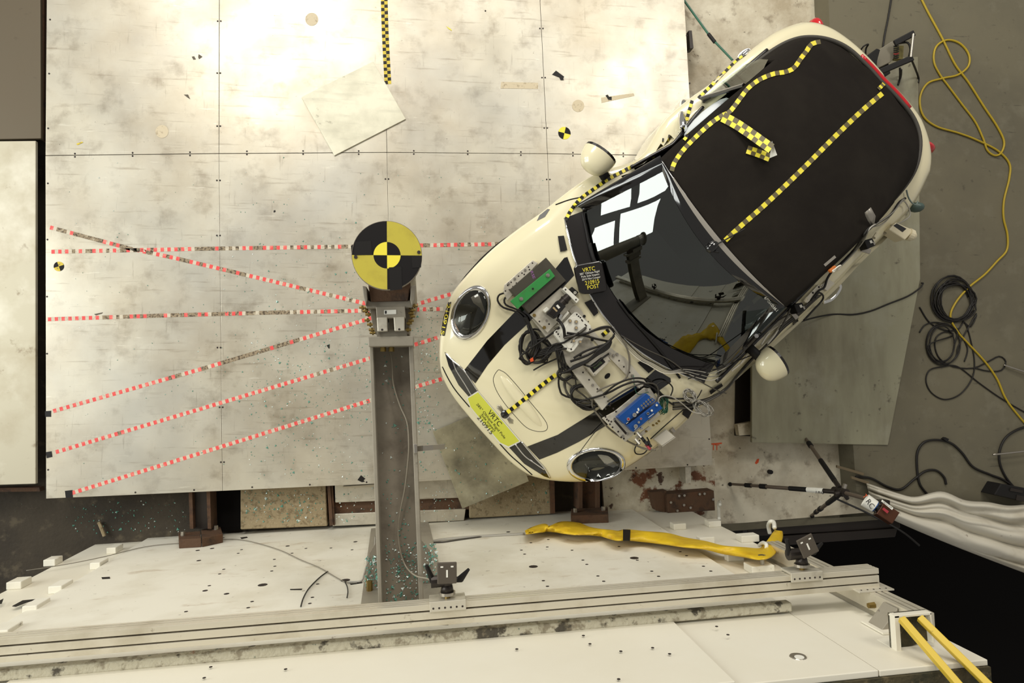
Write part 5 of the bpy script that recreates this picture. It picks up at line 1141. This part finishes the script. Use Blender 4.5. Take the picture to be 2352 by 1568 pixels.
plate_px('camera_body', [(1258, 719), (1281, 689), (1300, 703), (1276, 731)], Z0+.075, .06, BLACKM, t, .004)
for k in range(5):
    plate_px('cooling_fin', [(1260+2.2*k, 720+1.6*k), (1268+2.2*k, 709+1.6*k), (1269+2.2*k, 710+1.6*k), (1261+2.2*k, 721+1.6*k)], Z0+.079, .004, GUNM, t, 0)
plate_px('camera_label', [(1277, 702), (1281, 699), (1287, 706), (1283, 709)], Z0+.0765, .001, PAPER, t, 0); plate_px('camera_label', [(1269, 707), (1272, 704), (1281, 714), (1278, 716)], Z0+.0765, .001, mat('tan_label', (170, 150, 112), .5), t, 0)
b = MB(); A_, B_ = P(1288, 698, Z0+.045), P(1305, 681, Z0+.045); b.cyl(A_, B_, .026, .024, 18); b.cyl(A_.lerp(B_, .45), A_.lerp(B_, .6), .029, .029, 18); b.obj('lens', GUNM, t)
b = MB(); b.cyl(P(1288, 722, Z0+.05), P(1283, 732, Z0+.05), .013, .013, 10); b.obj('connector', CHROME, t)
b = MB(); b.tube(crom([P(1279, 733, Z0+.05), P(1288, 741, Z0+.05), P(1295, 755, Z0+.06), P(1297, 775, Z0+.03)], 5), .0095, 8); b.obj('cable_plug', BWIRE, t, smooth=True)
plate_px('mount_block', [(1247, 712), (1256, 704), (1262, 710), (1253, 718)], Z0+.03, .03, WHITEPL, t)
plate_px('mount_block', [(1283, 738), (1304, 714), (1308, 718), (1286, 743)], Z0+.035, .035, WHITEPL, t)
t = thing('sensor_clip', 'tiny black clip with a pale round button under the black sign', 'clip', P(1319, 668, .97))
plate_px('clip_body', [(1308, 663), (1314, 658), (1329, 671), (1322, 679)], .985, .03, BLACKM, t); studs(t, [(1321, 672)], .985, .011, .003, GREYPL, 'button', 14)
t = thing('signal_module', 'white rounded signal module with metal knobs in the middle of the tray', 'module', P(1315, 764, Z0-.03))
plate_px('module_body', [(1314, 722), (1320, 716), (1326, 717), (1357, 747), (1358, 754), (1318, 806), (1310, 809), (1303, 805), (1273, 768), (1273, 762)], Z0+.015, .045, WHITEPL, t, .004)
plate_px('module_face', [(1313, 729), (1322, 728), (1346, 751), (1312, 800), (1306, 800), (1284, 770)], Z0+.019, .004, WHITEPL, t, .002)
for u, v in [(1309, 737), (1323, 739), (1323, 753), (1312, 774), (1317, 783), (1332, 785)]:
    b = MB(); p = P(u, v, Z0+.019); b.cyl(p, p+Vector((0, 0, .012)), .012, .010, 14); kb = b.obj('knob', STEELB, t); b = MB(); b.cyl(p+Vector((0, 0, .012)), p+Vector((0, 0, .0128)), .007, .007, 10); b.obj('knob_cap', mat('tan_label', (170, 150, 112), .5), kb)
holes(t, [(1325, 722), (1329, 726), (1333, 729), (1355, 756), (1278, 762), (1282, 767), (1286, 772), (1308, 797), (1312, 802)], Z0+.0155, .006)
for q in ([(1336, 732), (1340, 737), (1338, 739), (1334, 734)], [(1344, 743), (1349, 748), (1347, 750), (1342, 745)]): plate_px('slot', q, Z0+.0158, .001, GUNM, t, 0)
t = thing('display_box', 'small aluminium box with a green numeric display on the tray', 'display box', P(1373, 834, Z0-.02))
plate_px('box_body', [(1344, 838), (1386, 803), (1403, 828), (1366, 864)], Z0+.03, .05, ALUP, t); ld = plate_px('display_bezel', [(1353, 841), (1381, 820), (1391, 831), (1363, 856)], Z0+.0312, .001, BLACKM, t, 0)
plate_px('lcd_screen', [(1360, 840), (1377, 827), (1384, 833), (1366, 847)], Z0+.0318, .0006, LCD, t, 0)
for q in ([(1363, 839), (1374, 831), (1375, 832), (1364, 840)], [(1365, 842), (1379, 831.5), (1380, 832.5), (1366, 843)], [(1367, 845), (1380, 835), (1381, 836), (1368, 846)]): plate_px('lcd_digits', q, Z0+.0322, .0003, INK, t, 0)
studs(t, [(1348, 838), (1386, 807), (1366, 860), (1399, 828)], Z0+.03, .005, .003, STEELB)
def daq(poly, z, lab, con, led):
    t = thing('data_recorder', lab, 'data recorder', P(sum(a for a, _ in poly)/4, sum(c for _, c in poly)/4, z-.06), 'blue data recorders on the tray')
    plate_px('recorder_body', poly, z, .06, BLUE, t, .003)
    for u, v, r, h, m in con:
        b = MB(); p = P(u, v, z); b.cyl(p, p+Vector((0, 0, h)), r, r*.9, 14); cc = b.obj('connector', CHROME, t); b = MB(); b.cyl(p+Vector((0, 0, h)), p+Vector((0, 0, h+.001)), r*.6, r*.6, 10); b.obj('connector_core', m, cc)
    for q in led: plate_px('white_print', q, z+.0006, .0005, PAPER, t, 0)
daq([(1419, 958), (1484, 903), (1506, 919), (1435, 974)], Z0+.06, 'blue data recorder with two rows of round sockets, nearer the windscreen',
    [(1442, 962, .012, .012, REDLAB), (1454, 952, .014, .03, STEELB), (1461, 946, .009, .025, PAPER)]+[(1473+5.2*k, 931-4.4*k, .0065, .008, BRASS) for k in range(5)]+[(1477+5.2*k, 936-4.4*k, .0065, .008, BRASS) for k in range(5)], [[(1464, 938), (1467, 936), (1469, 942), (1466, 944)], [(1438, 972), (1443, 968), (1443.6, 969), (1438.6, 973)]])
daq([(1440, 976), (1511, 922), (1522, 937), (1455, 992)], Z0+.055, 'blue data recorder with large metal connectors, nearer the nose',
    [(1457, 978, .014, .03, STEELB), (1465, 969, .008, .02, STEELB), (1471, 961, .008, .012, REDLAB), (1486, 949, .009, .02, BLACKM), (1494, 942, .009, .025, PAPER), (1507, 930, .009, .012, PAPER), (1472, 983, .009, .02, STEELB)], [[(1489, 958), (1501, 949), (1502, 950), (1490, 959)], [(1457, 986), (1462, 982), (1462.7, 983), (1457.7, 987)]])
for pts in ([(1488, 967), (1512, 946), (1517, 952), (1493, 973)], [(1459, 1004), (1492, 978), (1497, 984), (1466, 1008)]): plate_px('tray_foot', pts, Z0-.02, .02, ALUP, TR)
studs(TR, [(1513, 967), (1508, 972), (1500, 976), (1484, 990)], Z0-.02, .008, .01, BRASS)
t = thing('connector_cluster', 'cluster of black and red plugs at the nose end of the tray', 'connectors', P(1475, 1010, .93))
for u, v, m in [(1470, 1000, BLACKM), (1478, 1010, BLACKM), (1484, 1020, REDLAB), (1464, 993, STEELB), (1486, 1014, BLACKM), (1460, 1008, STEELB)]:
    b = MB(); p = P(u, v, .97); b.cyl(p, p+Vector((.02, -.03, .02)), .011, .009, 8); b.obj('plug', m, t)
t = thing('junction_box', 'light grey plastic junction box hanging on the lower front fender', 'junction box', P(1526, 1015, .6))
b = MB(); ZJ = max(hit(u, v, 0, BODYB, .7).z for u, v in [(1502, 1008), (1531, 986), (1515, 998)])+.03; tp = [P(1502, 1008, ZJ), P(1531, 986, ZJ), P(1551, 1003, ZJ), P(1521, 1024, ZJ)]; b.prism(tp, (0, -.0, -.13)); b.obj('box_body', GREYPL, t, bevel=.004)
b = MB(); f0 = P(1521, 1024, ZJ); f1 = P(1551, 1003, ZJ); e = (f1-f0).normalized(); nn = Vector((e.y, -e.x, 0))
b.prism([f0+nn*.001, f1+nn*.001, f1+nn*.001-Vector((0, 0, .13)), f0+nn*.001-Vector((0, 0, .13))], nn*.003); b.obj('front_cover', GREYPL, t)
b = MB(); b.cyl(P(1541, 984, ZJ-.03), P(1548, 992, ZJ-.03), .016, .014, 10); b.obj('clamp', STEELB, t)
b = MB(); b.cyl(P(1505, 1031, .74), P(1512, 1028, .74), .010, .010, 8); b.obj('cable_gland', GREYPL, t)

# ------------------------------------------------------------------ cables on the hood and along the car's left flank
def carcab(nm, path, r, m, lab, cat='cable', k=5, base=.004):
    """cable laid on the car: (u, v[, height above the car])"""
    pts = crom([(q[0], q[1], q[2] if len(q) > 2 else base) for q in path], k); b = MB()
    ps = []
    for p in pts:
        h = hit(p.x, p.y, 0, None, .93); ps.append(h)
    zs = [h.z for h in ps]; zz = [max(zs[max(0, i-2):i+3]) for i in range(len(zs))]
    zz = [sum(zz[max(0, i-3):i+4])/len(zz[max(0, i-3):i+4]) for i in range(len(zz))]
    b.tube([P(p.x, p.y, zz[i]+p.z+r) for i, p in enumerate(pts)], r, 6)
    return b.obj(nm, m, None, lab, cat, smooth=True)
rq = random.Random(21)
def coil(cx, cy, rx, ry, turns, ang=0, jit=4, h0=.01, dh=.006, lead=(), tail=(), n=10):
    out = list(lead); ca, sa = math.cos(ang), math.sin(ang)
    for i in range(int(turns*n)):
        a = i/n*2*math.pi; k = i//n
        x, y = (rx-rq.random()*jit)*math.cos(a), (ry-rq.random()*jit)*math.sin(a)
        out.append((cx+x*ca-y*sa+rq.uniform(-1, 1), cy+x*sa+y*ca+rq.uniform(-1, 1), h0+dh*(k % 5)))
    return out+list(tail)
carcab('hood_cable', coil(1216, 797, 25, 42, 4.5, .15, 9, .012, .007, [(1168, 672, .03), (1148, 676, .02), (1143, 690, .015), (1156, 706, .012), (1186, 716, .02), (1206, 735, .03)], [(1262, 770, .05), (1285, 752, .08)]), .0062, BWIRE, 'black cable coiled on the upper hood stripe below the green barred plate', 'cable coil', 3)
carcab('hood_cable', coil(1230, 790, 38, 36, 2.2, .3, 6, .014, .008, [(1180, 676, .03), (1160, 684, .03), (1162, 700, .03), (1190, 712, .03), (1212, 730, .04), (1216, 760, .03)], [(1270, 792, .05), (1296, 786, .07), (1330, 764, .08)]), .0062, BWIRE, 'black cable with an orange tag looped beside the signal module', 'cable coil', 3)
b = MB(); b.px([(1217, 825), (1224, 820), (1226, 829), (1219, 831)], 1.0, .006).obj('orange_tag', mat('orange_tag', (210, 78, 30), .5), None, 'tiny orange tag on the black cable coil of the hood', 'tag')
for k in range(5):
    carcab('bundle_cable', [(1204+2*k, 728, .05), (1216+2*k, 750+2*k, .05), (1222+4*k, 790, .04+.004*k), (1212+5*k, 812+3*k, .03), (1235+4*k, 818-5*k, .03), (1268+3*k, 806-4*k, .05), (1300+6*k, 790-2*k, .07)], .0058, BWIRE, 'black cable in the thick bundle leaving the steel plate, '+['first', 'second', 'third', 'fourth', 'fifth'][k]+' from the nose', 'cable') if k < 4 else None
carcab('hood_cable', coil(1343, 912, 37, 28, 4.4, .5, 8, .012, .007, [(1296, 835, .05), (1290, 855, .03), (1283, 872, .02), (1286, 895, .012), (1300, 910, .012)], [(1390, 905, .06), (1430, 885, .09), (1465, 876, .09), (1500, 890, .06), (1525, 915, .03), (1548, 930, .03)]), .0066, BWIRE, 'thick black cable coil over the lower hood stripe beside the data recorders', 'cable coil', 3)
carcab('hood_cable', coil(1298, 858, 18, 17, 3, 0, 4, .02, .008, [(1290, 805, .08), (1286, 830, .06)], [(1330, 835, .06), (1360, 842, .09), (1380, 825, .08), (1398, 812, .06)]), .0062, BWIRE, 'knotted black cable clump at the lower side of the tray', 'cable coil', 3)
for k in range(4):
    carcab('bundle_cable', [(1276+5*k, 800+2*k, .07), (1282+5*k, 830, .06), (1288+6*k, 855, .05), (1308+3*k, 850-3*k, .06), (1345+3*k, 833-3*k, .09), (1372, 815-3*k, .10), (1396, 800-4*k, .07), (1404, 785-3*k, .06)], .0066, BWIRE, 'black cable between signal module and display box, '+['first', 'second', 'third', 'fourth'][k]+' from the nose', 'cable')
carcab('hood_cable', [(1296, 776, .09), (1320, 770, .07), (1340, 757, .06), (1345, 752, .04)], .0085, DKWIRE, 'dark grey plug cable lying over the signal module')
carcab('hood_cable', [(1300, 772, .07), (1345, 766, .06), (1380, 752, .06), (1402, 752, .05), (1410, 770, .03), (1390, 790, .04), (1350, 815, .07), (1310, 830, .06)], .0075, BWIRE, 'black cable bending over the tray toward the windscreen edge')
carcab('hood_cable', [(1302, 764, .06), (1340, 770, .06), (1370, 778, .05), (1403, 786, .03), (1378, 794, .05), (1345, 806, .08), (1318, 822, .07)], .0075, BWIRE, 'black cable folded in a sharp corner near the windscreen edge')
carcab('hood_cable', [(1318, 780, .05), (1350, 764, .05), (1390, 754, .04), (1412, 760, .03), (1436, 790, .03), (1446, 830, .02), (1436, 870, .03), (1400, 885, .05), (1370, 900, .04), (1360, 930, .03), (1378, 958, .03), (1400, 985, .03), (1440, 1012, .02), (1480, 1030, .01), (1505, 1033, .01)], .0062, mat('grey_cable', (112, 106, 94), .5), 'long grey cable arching from the module round to the junction box')
carcab('hood_cable', [(1225, 850, .012), (1250, 836, .012), (1282, 822, .03)], .005, BWIRE, 'short black cable end pointing at the grille')
carcab('hood_cable', [(1322, 872, .02), (1324, 890, .01), (1327, 893, .01)], .004, BWIRE, 'short black cable tie end beside the cable clump')
carcab('hood_cable', [(1330, 1040, .01), (1360, 1000, .006), (1385, 972, .01)], .0025, BWIRE, 'thin black cord from the lower headlamp to the tray')
carcab('hood_cable', [(1494, 1008, .02), (1530, 975, .02), (1570, 940, .02), (1600, 915, .03), (1612, 895, .03)], .0035, BWIRE, 'thin black cord along the lower front fender')
carcab('hood_cable', [(1470, 1010, .02), (1458, 1030, .01), (1462, 1042, .01), (1480, 1040, .01), (1492, 1020, .02), (1486, 1004, .03)], .0045, BWIRE, 'small black cable loop above the lower headlamp')
for k, (m, lab) in enumerate([(WWIRE, 'white wire clipped along the lower windscreen edge'), (GWIRE, 'upper grey wire along the lower windscreen edge'), (GWIRE, 'lower grey wire along the lower windscreen edge'), (BWIRE, 'black wire along the lower windscreen edge')]):
    o_ = k*4
    carcab('windscreen_wire', [(1398+o_, 752-o_*.2, .05), (1425+o_, 785-o_*.2, .03), (1462+o_, 822-o_*.3, .02), (1490+o_, 838-o_*.4, .02), (1525+o_, 857-o_*.6, .02), (1570, 856-o_, .02), (1605, 868-o_*2, .015), (1640, 872-o_*2, .015), (1680, 845-o_*1.3, .02), (1720, 805-o_, .02), (1760, 768-o_, .02), (1800, 740-o_, .02), (1815, 728-o_*.5, .02)], .0031, m, lab, 'wire')
carcab('windscreen_wire', [(1428, 771, .02), (1480, 800, .015), (1540, 828, .015), (1585, 862, .02), (1640, 893, .02), (1668, 903, .02)], .004, DKWIRE, 'dark thin wire crossing the lower windscreen corner', 'wire')
carcab('windscreen_wire', [(1580, 870, .02), (1640, 850, .015), (1700, 826, .015), (1760, 802, .02)], .0035, BWIRE, 'thin black wire stretched across the lower end of the windscreen', 'wire')
for k in range(4):
    carcab('flank_cable', [(1545, 925+5*k, .03), (1590, 922+4*k, .03), (1630, 913+2*k, .03), (1668, 890+1.5*k, .02), (1700, 852+1.5*k, .02), (1735, 815+k, .02), (1770, 785-1.5*k, .02), (1798, 755-3*k, .02), (1830, 728-2*k, .02), (1868, 692-2*k, .02), (1885, 678, .02)], .0058, (BWIRE, DKWIRE)[k % 2], ['black cable along the lower flank beside the windscreen pillar, innermost of four', 'dark grey cable along the lower flank beside the windscreen pillar, second from inside', 'black cable along the lower flank beside the windscreen pillar, third from inside', 'dark grey cable along the lower flank beside the windscreen pillar, outermost of four'][k], 'cable')
for k, q in enumerate([[(1762, 790), (1780, 768), (1792, 748)], [(1700, 836), (1716, 815), (1735, 792)], [(1748, 792), (1762, 770), (1768, 765)], [(1680, 852), (1704, 832), (1712, 820)]]):
    carcab('white_cable', [(a, c, .03) for a, c in q], .0062, WWIRE, ['white cable piece taped beside the lower mirror, the upper one', 'white cable piece taped on the lower windscreen pillar, the longest', 'short white cable piece above the lower mirror', 'lowest white cable piece on the lower windscreen pillar'][k])
carcab('flank_cable', [(1862, 690, .03), (1880, 668, .04), (1893, 660, .03), (1900, 640, .02), (1912, 622, .02), (1930, 606, .02), (1960, 575, .02), (1980, 548, .02), (1994, 525, .02), (2020, 510, .02), (2048, 490, .02), (2065, 465, .02), (2080, 455, .02)], .0075, BWIRE, 'black cable along the lower edge of the soft top')
carcab('flank_cable', [(1930, 612, .03), (1962, 580, .03), (1984, 552, .03), (1998, 524, .03), (2022, 508, .03), (2052, 486, .03), (2072, 460, .03), (2078, 458, .03)], .005, GWIRE, 'pale grey cable along the lower rear edge of the soft top')
carcab('flank_cable', [(2000, 522, .03), (2025, 515, .02), (2042, 500, .02), (2060, 475, .02), (2075, 462, .03), (2086, 475, .02), (2090, 495, .02), (2070, 510, .02), (2045, 518, .02)], .004, GWIRE, 'loose grey wire loop on the lower rear quarter')
carcab('flank_cable', [(2082, 436, .02), (2086, 452, .02), (2094, 465, .02), (2104, 470, .02), (2108, 462, .02)], .005, mat('teal_grey_wire', (110, 124, 118), .5), 'greenish grey wire end by the lower tail corner')
carcab('flank_cable', [(1846, 736, .03), (1868, 712, .03), (1888, 690, .03), (1890, 678, .03), (1880, 672, .03), (1872, 684, .03)], .0065, BWIRE, 'black cable hanging in an arc beside the chrome handle')
carcab('flank_cable', [(1790, 758, .04), (1806, 730, .06), (1815, 708, .06)], .006, DKWIRE, 'grey strut cable leaning on the lower windscreen corner')
carcab('hood_cable', coil(1238, 806, 30, 34, 3.2, .8, 8, .02, .007, [(1212, 742, .05), (1222, 770, .05)], [(1270, 806, .06), (1302, 800, .08)]), .0058, BWIRE, 'black cable loops lying between the upper hood stripe and the signal module', 'cable coil', 3)
carcab('hood_cable', coil(1330, 898, 44, 26, 2.3, .75, 6, .012, .007, [(1294, 846, .05), (1284, 862, .03)], [(1376, 926, .03), (1392, 940, .05)]), .0062, DKWIRE, 'dark grey cable loop round the thick coil on the lower hood stripe', 'cable coil', 3)
carcab('hood_cable', [(1386, 905, .06), (1420, 880, .09), (1460, 868, .09), (1495, 876, .06), (1520, 905, .04), (1545, 915, .03), (1590, 914, .03)], .0062, BWIRE, 'black cable passing over the data recorders to the lower flank')
carcab('hood_cable', [(1395, 922, .05), (1440, 893, .09), (1480, 880, .08), (1506, 884, .06), (1512, 905, .05), (1506, 924, .09)], .0055, DKWIRE, 'dark grey cable arching into the rear data recorder')
carcab('hood_cable', [(1520, 918, .03), (1505, 895, .05), (1512, 880, .04), (1530, 876, .03), (1545, 890, .02), (1540, 910, .02)], .0045, BWIRE, 'small black cable loop behind the data recorders')
carcab('hood_cable', [(1508, 935, .08), (1516, 912, .07), (1540, 910, .04), (1565, 925, .03), (1590, 945, .03), (1612, 950, .03)], .0045, GWIRE, 'light grey cable from the data recorder to the lower fender wires')
# wire bundles at the hood corner
def nest(nm, cx, cy, rx, ry, n, r, m, lab, ang):
    B = MB(); ca, sa = math.cos(ang), math.sin(ang); z0 = hit(cx, cy, 0, None, .9).z
    for k in range(n):
        px_, py_ = rx*(.55+.45*rq.random()), ry*(.5+.5*rq.random()); ox, oy = rq.uniform(-3, 3), rq.uniform(-3, 3); ph = rq.uniform(-.3, .3)
        pts = []
        for i in range(14):
            a = i/14*2*math.pi; x, y = px_*math.cos(a)+ox, py_*math.sin(a)+oy
            pts.append(P(cx+x*math.cos(ang+ph)-y*math.sin(ang+ph), cy+x*math.sin(ang+ph)+y*math.cos(ang+ph), z0+.02+.05*rq.random()))
        B.tube(crom(pts, 2, True), r, 4, closed=True)
    return B.obj(nm, m, None, lab, 'wire bundle', smooth=True)
nest('wire_bundle', 1584, 908, 17, 13, 14, .0028, GWIRE, 'coiled bundle of thin grey wires tied at the lower hood corner', .9)
nest('wire_bundle', 1614, 938, 26, 14, 12, .0026, GWIRE, 'splayed bundle of thin grey wires hanging off the lower fender', .7)
nest('wire_bundle', 1525, 930, 9, 28, 12, .0022, GRWIRE, 'bundle of thin green wires beside the blue data recorders', .05)
carcab('green_wire', [(1455, 862, .04), (1458, 890, .05), (1466, 905, .05), (1490, 900, .05)], .0025, GRWIRE, 'single green wire rising from the data recorder tray', 'wire')
carcab('white_wire', [(1262, 790, .02), (1254, 775, .03), (1260, 762, .03), (1275, 750, .04), (1290, 745, .05)], .003, WWIRE, 'thin white wire on the nose side of the signal module', 'wire')
carcab('white_wire', [(1258, 806, .03), (1275, 797, .04), (1300, 784, .06), (1332, 784, .05)], .003, WWIRE, 'thin white wire plugged into the signal module', 'wire')
# small cameras and fittings on the left flank
def flank_cam(u, v, rot, lab, pl):
    z = hit(u-6, v-4, 0, None, .95).z+.02
    t = thing('small_camera', lab, 'camera', P(u, v, z))
    p0 = [(u-14, v-8), (u+5, v-14), (u+13, v+3), (u-6, v+12)]
    plate_px('camera_body', p0, z+.075, .075, BLACKM, t, .004)
    plate_px('camera_label', [(u-2, v-7), (u+3, v-9), (u+6, v-3), (u+1, v-1)], z+.0765, .001, PAPER, t, 0)
    plate_px('silver_edge', [(u+6, v-4), (u+9, v-6), (u+12, v+1), (u+9, v+3)], z+.0765, .001, STEELB, t, 0)
    b = MB(); b.cyl(P(u+8, v-14, z+.03), P(u+14, v-24, z+.02), .012, .010, 8); b.obj('plug', CREAMPL, t)
    plate_px('bracket_plate', pl, z-.002, .008, STEELB, t, .001)
    return t
flank_cam(1838, 708, 0, 'small black camera on the lower flank near the windscreen corner', [(1812, 716), (1818, 710), (1836, 728), (1828, 734)])
flank_cam(1999, 560, 0, 'small black camera on the lower flank near the tail', [(1976, 571), (1986, 566), (2002, 573), (1998, 583), (1978, 577)])
t = thing('perforated_bracket', 'silver perforated bracket strip on the lower flank above the chrome handle', 'bracket', P(1865, 675, 1.0))
zq = hit(1865, 672, 0, None, .95).z+.03
plate_px('bracket_strip', [(1846, 689), (1880, 653), (1889, 662), (1854, 696)], zq, .03, ALUP, t); holes(t, [(1853, 686), (1867, 672), (1881, 659)], zq+.0005, .008)
plate_px('bracket_strip', [(1884, 656), (1902, 640), (1918, 650), (1900, 668)], zq-.02, .03, ALUP, t)
t = thing('orange_sensor', 'small orange sensor with white plug at the lower roof edge', 'sensor', P(1912, 617, 1.2)); zq = hit(1908, 612, 0, None, 1.2).z+.02
plate_px('sensor_body', [(1905, 620), (1918, 609), (1923, 613), (1910, 626)], zq, .02, mat('orange_body', (190, 104, 40), .4), t); plate_px('plug', [(1912, 621), (1918, 616), (1922, 620), (1916, 625)], zq+.008, .02, PAPER, t)
b = MB(); b.tube(crom([P(1916, 620, zq+.01), P(1925, 612, zq+.02), P(1931, 610, zq+.02), P(1926, 620, zq)], 5), .005, 6); b.obj('sensor_cable', WWIRE, t, smooth=True)
decal('silver_tape', [(1891, 607), (1916, 586), (1920, 591), (1895, 612)], SILVERT, CAR, .003, ROOFB, 8)
t = thing('tape_flap', 'crumpled silver duct tape flap sticking up at the lower roof edge', 'tape', hit(2003, 515, 0, ROOFB)); zq = hit(1995, 500, 0, ROOFB, 1.2).z
b = MB(); b.grid([[P(1986, 488, zq+.07), P(1994, 482, zq+.09), P(2000, 476, zq+.08)], [P(1988, 496, zq+.05), P(1999, 492, zq+.07), P(2006, 487, zq+.06)], [P(1993, 506, zq+.03), P(2002, 503, zq+.04), P(2011, 496, zq+.04)], [P(2002, 520, zq), P(2004, 519, zq), P(2008, 515, zq)]]); b.obj('flap', SILVERT, t, smooth=True, solid=.002)
t = thing('flash_lamp', 'beige box lamp with round white end fixed to the lower rear flank', 'lamp', P(2068, 530, .85))
plate_px('lamp_body', [(2042, 527), (2058, 510), (2094, 526), (2096, 533), (2079, 551)], .96, .10, CREAMPL, t, .006)
plate_px('lamp_window', [(2052, 518), (2060, 513), (2082, 525), (2073, 533)], .9612, .001, BLACKG, t, 0)
b = MB(); c = P(2094, 541, .93); b.sphere(c, .032, n=16, k=10); b.cyl(c-(P(2094, 541, .93)-P(2072, 532, .93)).normalized()*.03, c, .042, .040, 16); b.obj('lamp_end', CREAMPL, t, smooth=False)
b = MB(); b.cyl(P(2038, 530, .9), P(2030, 536, .9), .012, .012, 8); b.obj('lamp_screw', STEELB, t)
b = MB(); b.sphere(hit(2100, 464, 0, BODYB, .85)+Vector((.03, -.03, -.02)), .05, .035, .05); b.obj('cable_plug', mat('teal_plug', (70, 88, 82), .4), None, 'dark greenish plug at the lower tail corner', 'plug', smooth=True)

# ------------------------------------------------------------------ broken glass: nobody could count it
SB = MB(); rs = random.Random(5)
def shard(p, s, mi):
    a = rs.random()*6.28; h = s*.45; s *= .78; h = s*.45; vs = [p+Vector((math.cos(a+k*2.09+rs.uniform(-.4, .4))*s, math.sin(a+k*2.09+rs.uniform(-.4, .4))*s, .0)) for k in range(3)]
    t_ = p+Vector((rs.uniform(-.3, .3)*s, rs.uniform(-.3, .3)*s, h)); SB.add(vs+[t_], [(0, 1, 3), (1, 2, 3), (2, 0, 3), (0, 2, 1)], mi)
def scatter(n, u0, u1, v0, v1, z, s0, s1, gauss=True, ok=lambda u, v: True, pw=.25):
    k = 0
    while k < n:
        if gauss: u, v = rs.gauss((u0+u1)/2, (u1-u0)/4), rs.gauss((v0+v1)/2, (v1-v0)/4)
        else: u, v = rs.uniform(u0, u1), rs.uniform(v0, v1)
        if not ok(u, v): k += .2; continue
        shard(P(u, v, z), rs.uniform(s0, s1)*(1 if rs.random() < .9 else 1.9), 1 if rs.random() < pw else 0); k += 1
deck_ok = lambda u, v: 112 < u < 1600 and v < 1145-(u-105)*.05-8
scatter(650, 480, 1150, 480, 1150, .0015, .003, .0075, True, deck_ok)
scatter(260, 560, 850, 780, 1120, .0015, .003, .008, False, deck_ok)
scatter(160, 955, 1010, 690, 1110, .0015, .003, .010, False, deck_ok)
scatter(200, 150, 1300, 360, 1100, .0015, .0025, .006, False, deck_ok)
scatter(150, 560, 740, 1125, 1200, -.148, .004, .010, False)
scatter(130, 770, 1060, 1118, 1200, -.125, .003, .009, False, pw=.6)
scatter(100, 150, 430, 1150, 1225, -.268, .004, .010, False)
scatter(110, 868, 955, 810, 1380, ZB-.098, .003, .008, False, lambda u, v: 868+(v-800)*.035 < u < 938+(v-800)*.04)
scatter(160, 885, 962, 1240, 1385, ZB-.098, .003, .008, False, lambda u, v: u < 960)
scatter(170, 838, 872, 1275, 1400, 1.452, .004, .010, False); scatter(150, 972, 1004, 1245, 1400, 1.452, .004, .010, False)
scatter(70, 1010, 1190, 960, 1140, .0325, .003, .008, False, lambda u, v: v > 1000-(u-994)*.42+8 and v < 1150)
scatter(40, 1090, 1260, 1110, 1178, -.148, .004, .009, False)
SB.obj('glass_shards', [SHARD, SHARDW], None, 'scattered teal and bright crumbs of broken glass on deck, beam and pit', 'broken glass', kind='stuff', loc=(0, 0, 0))
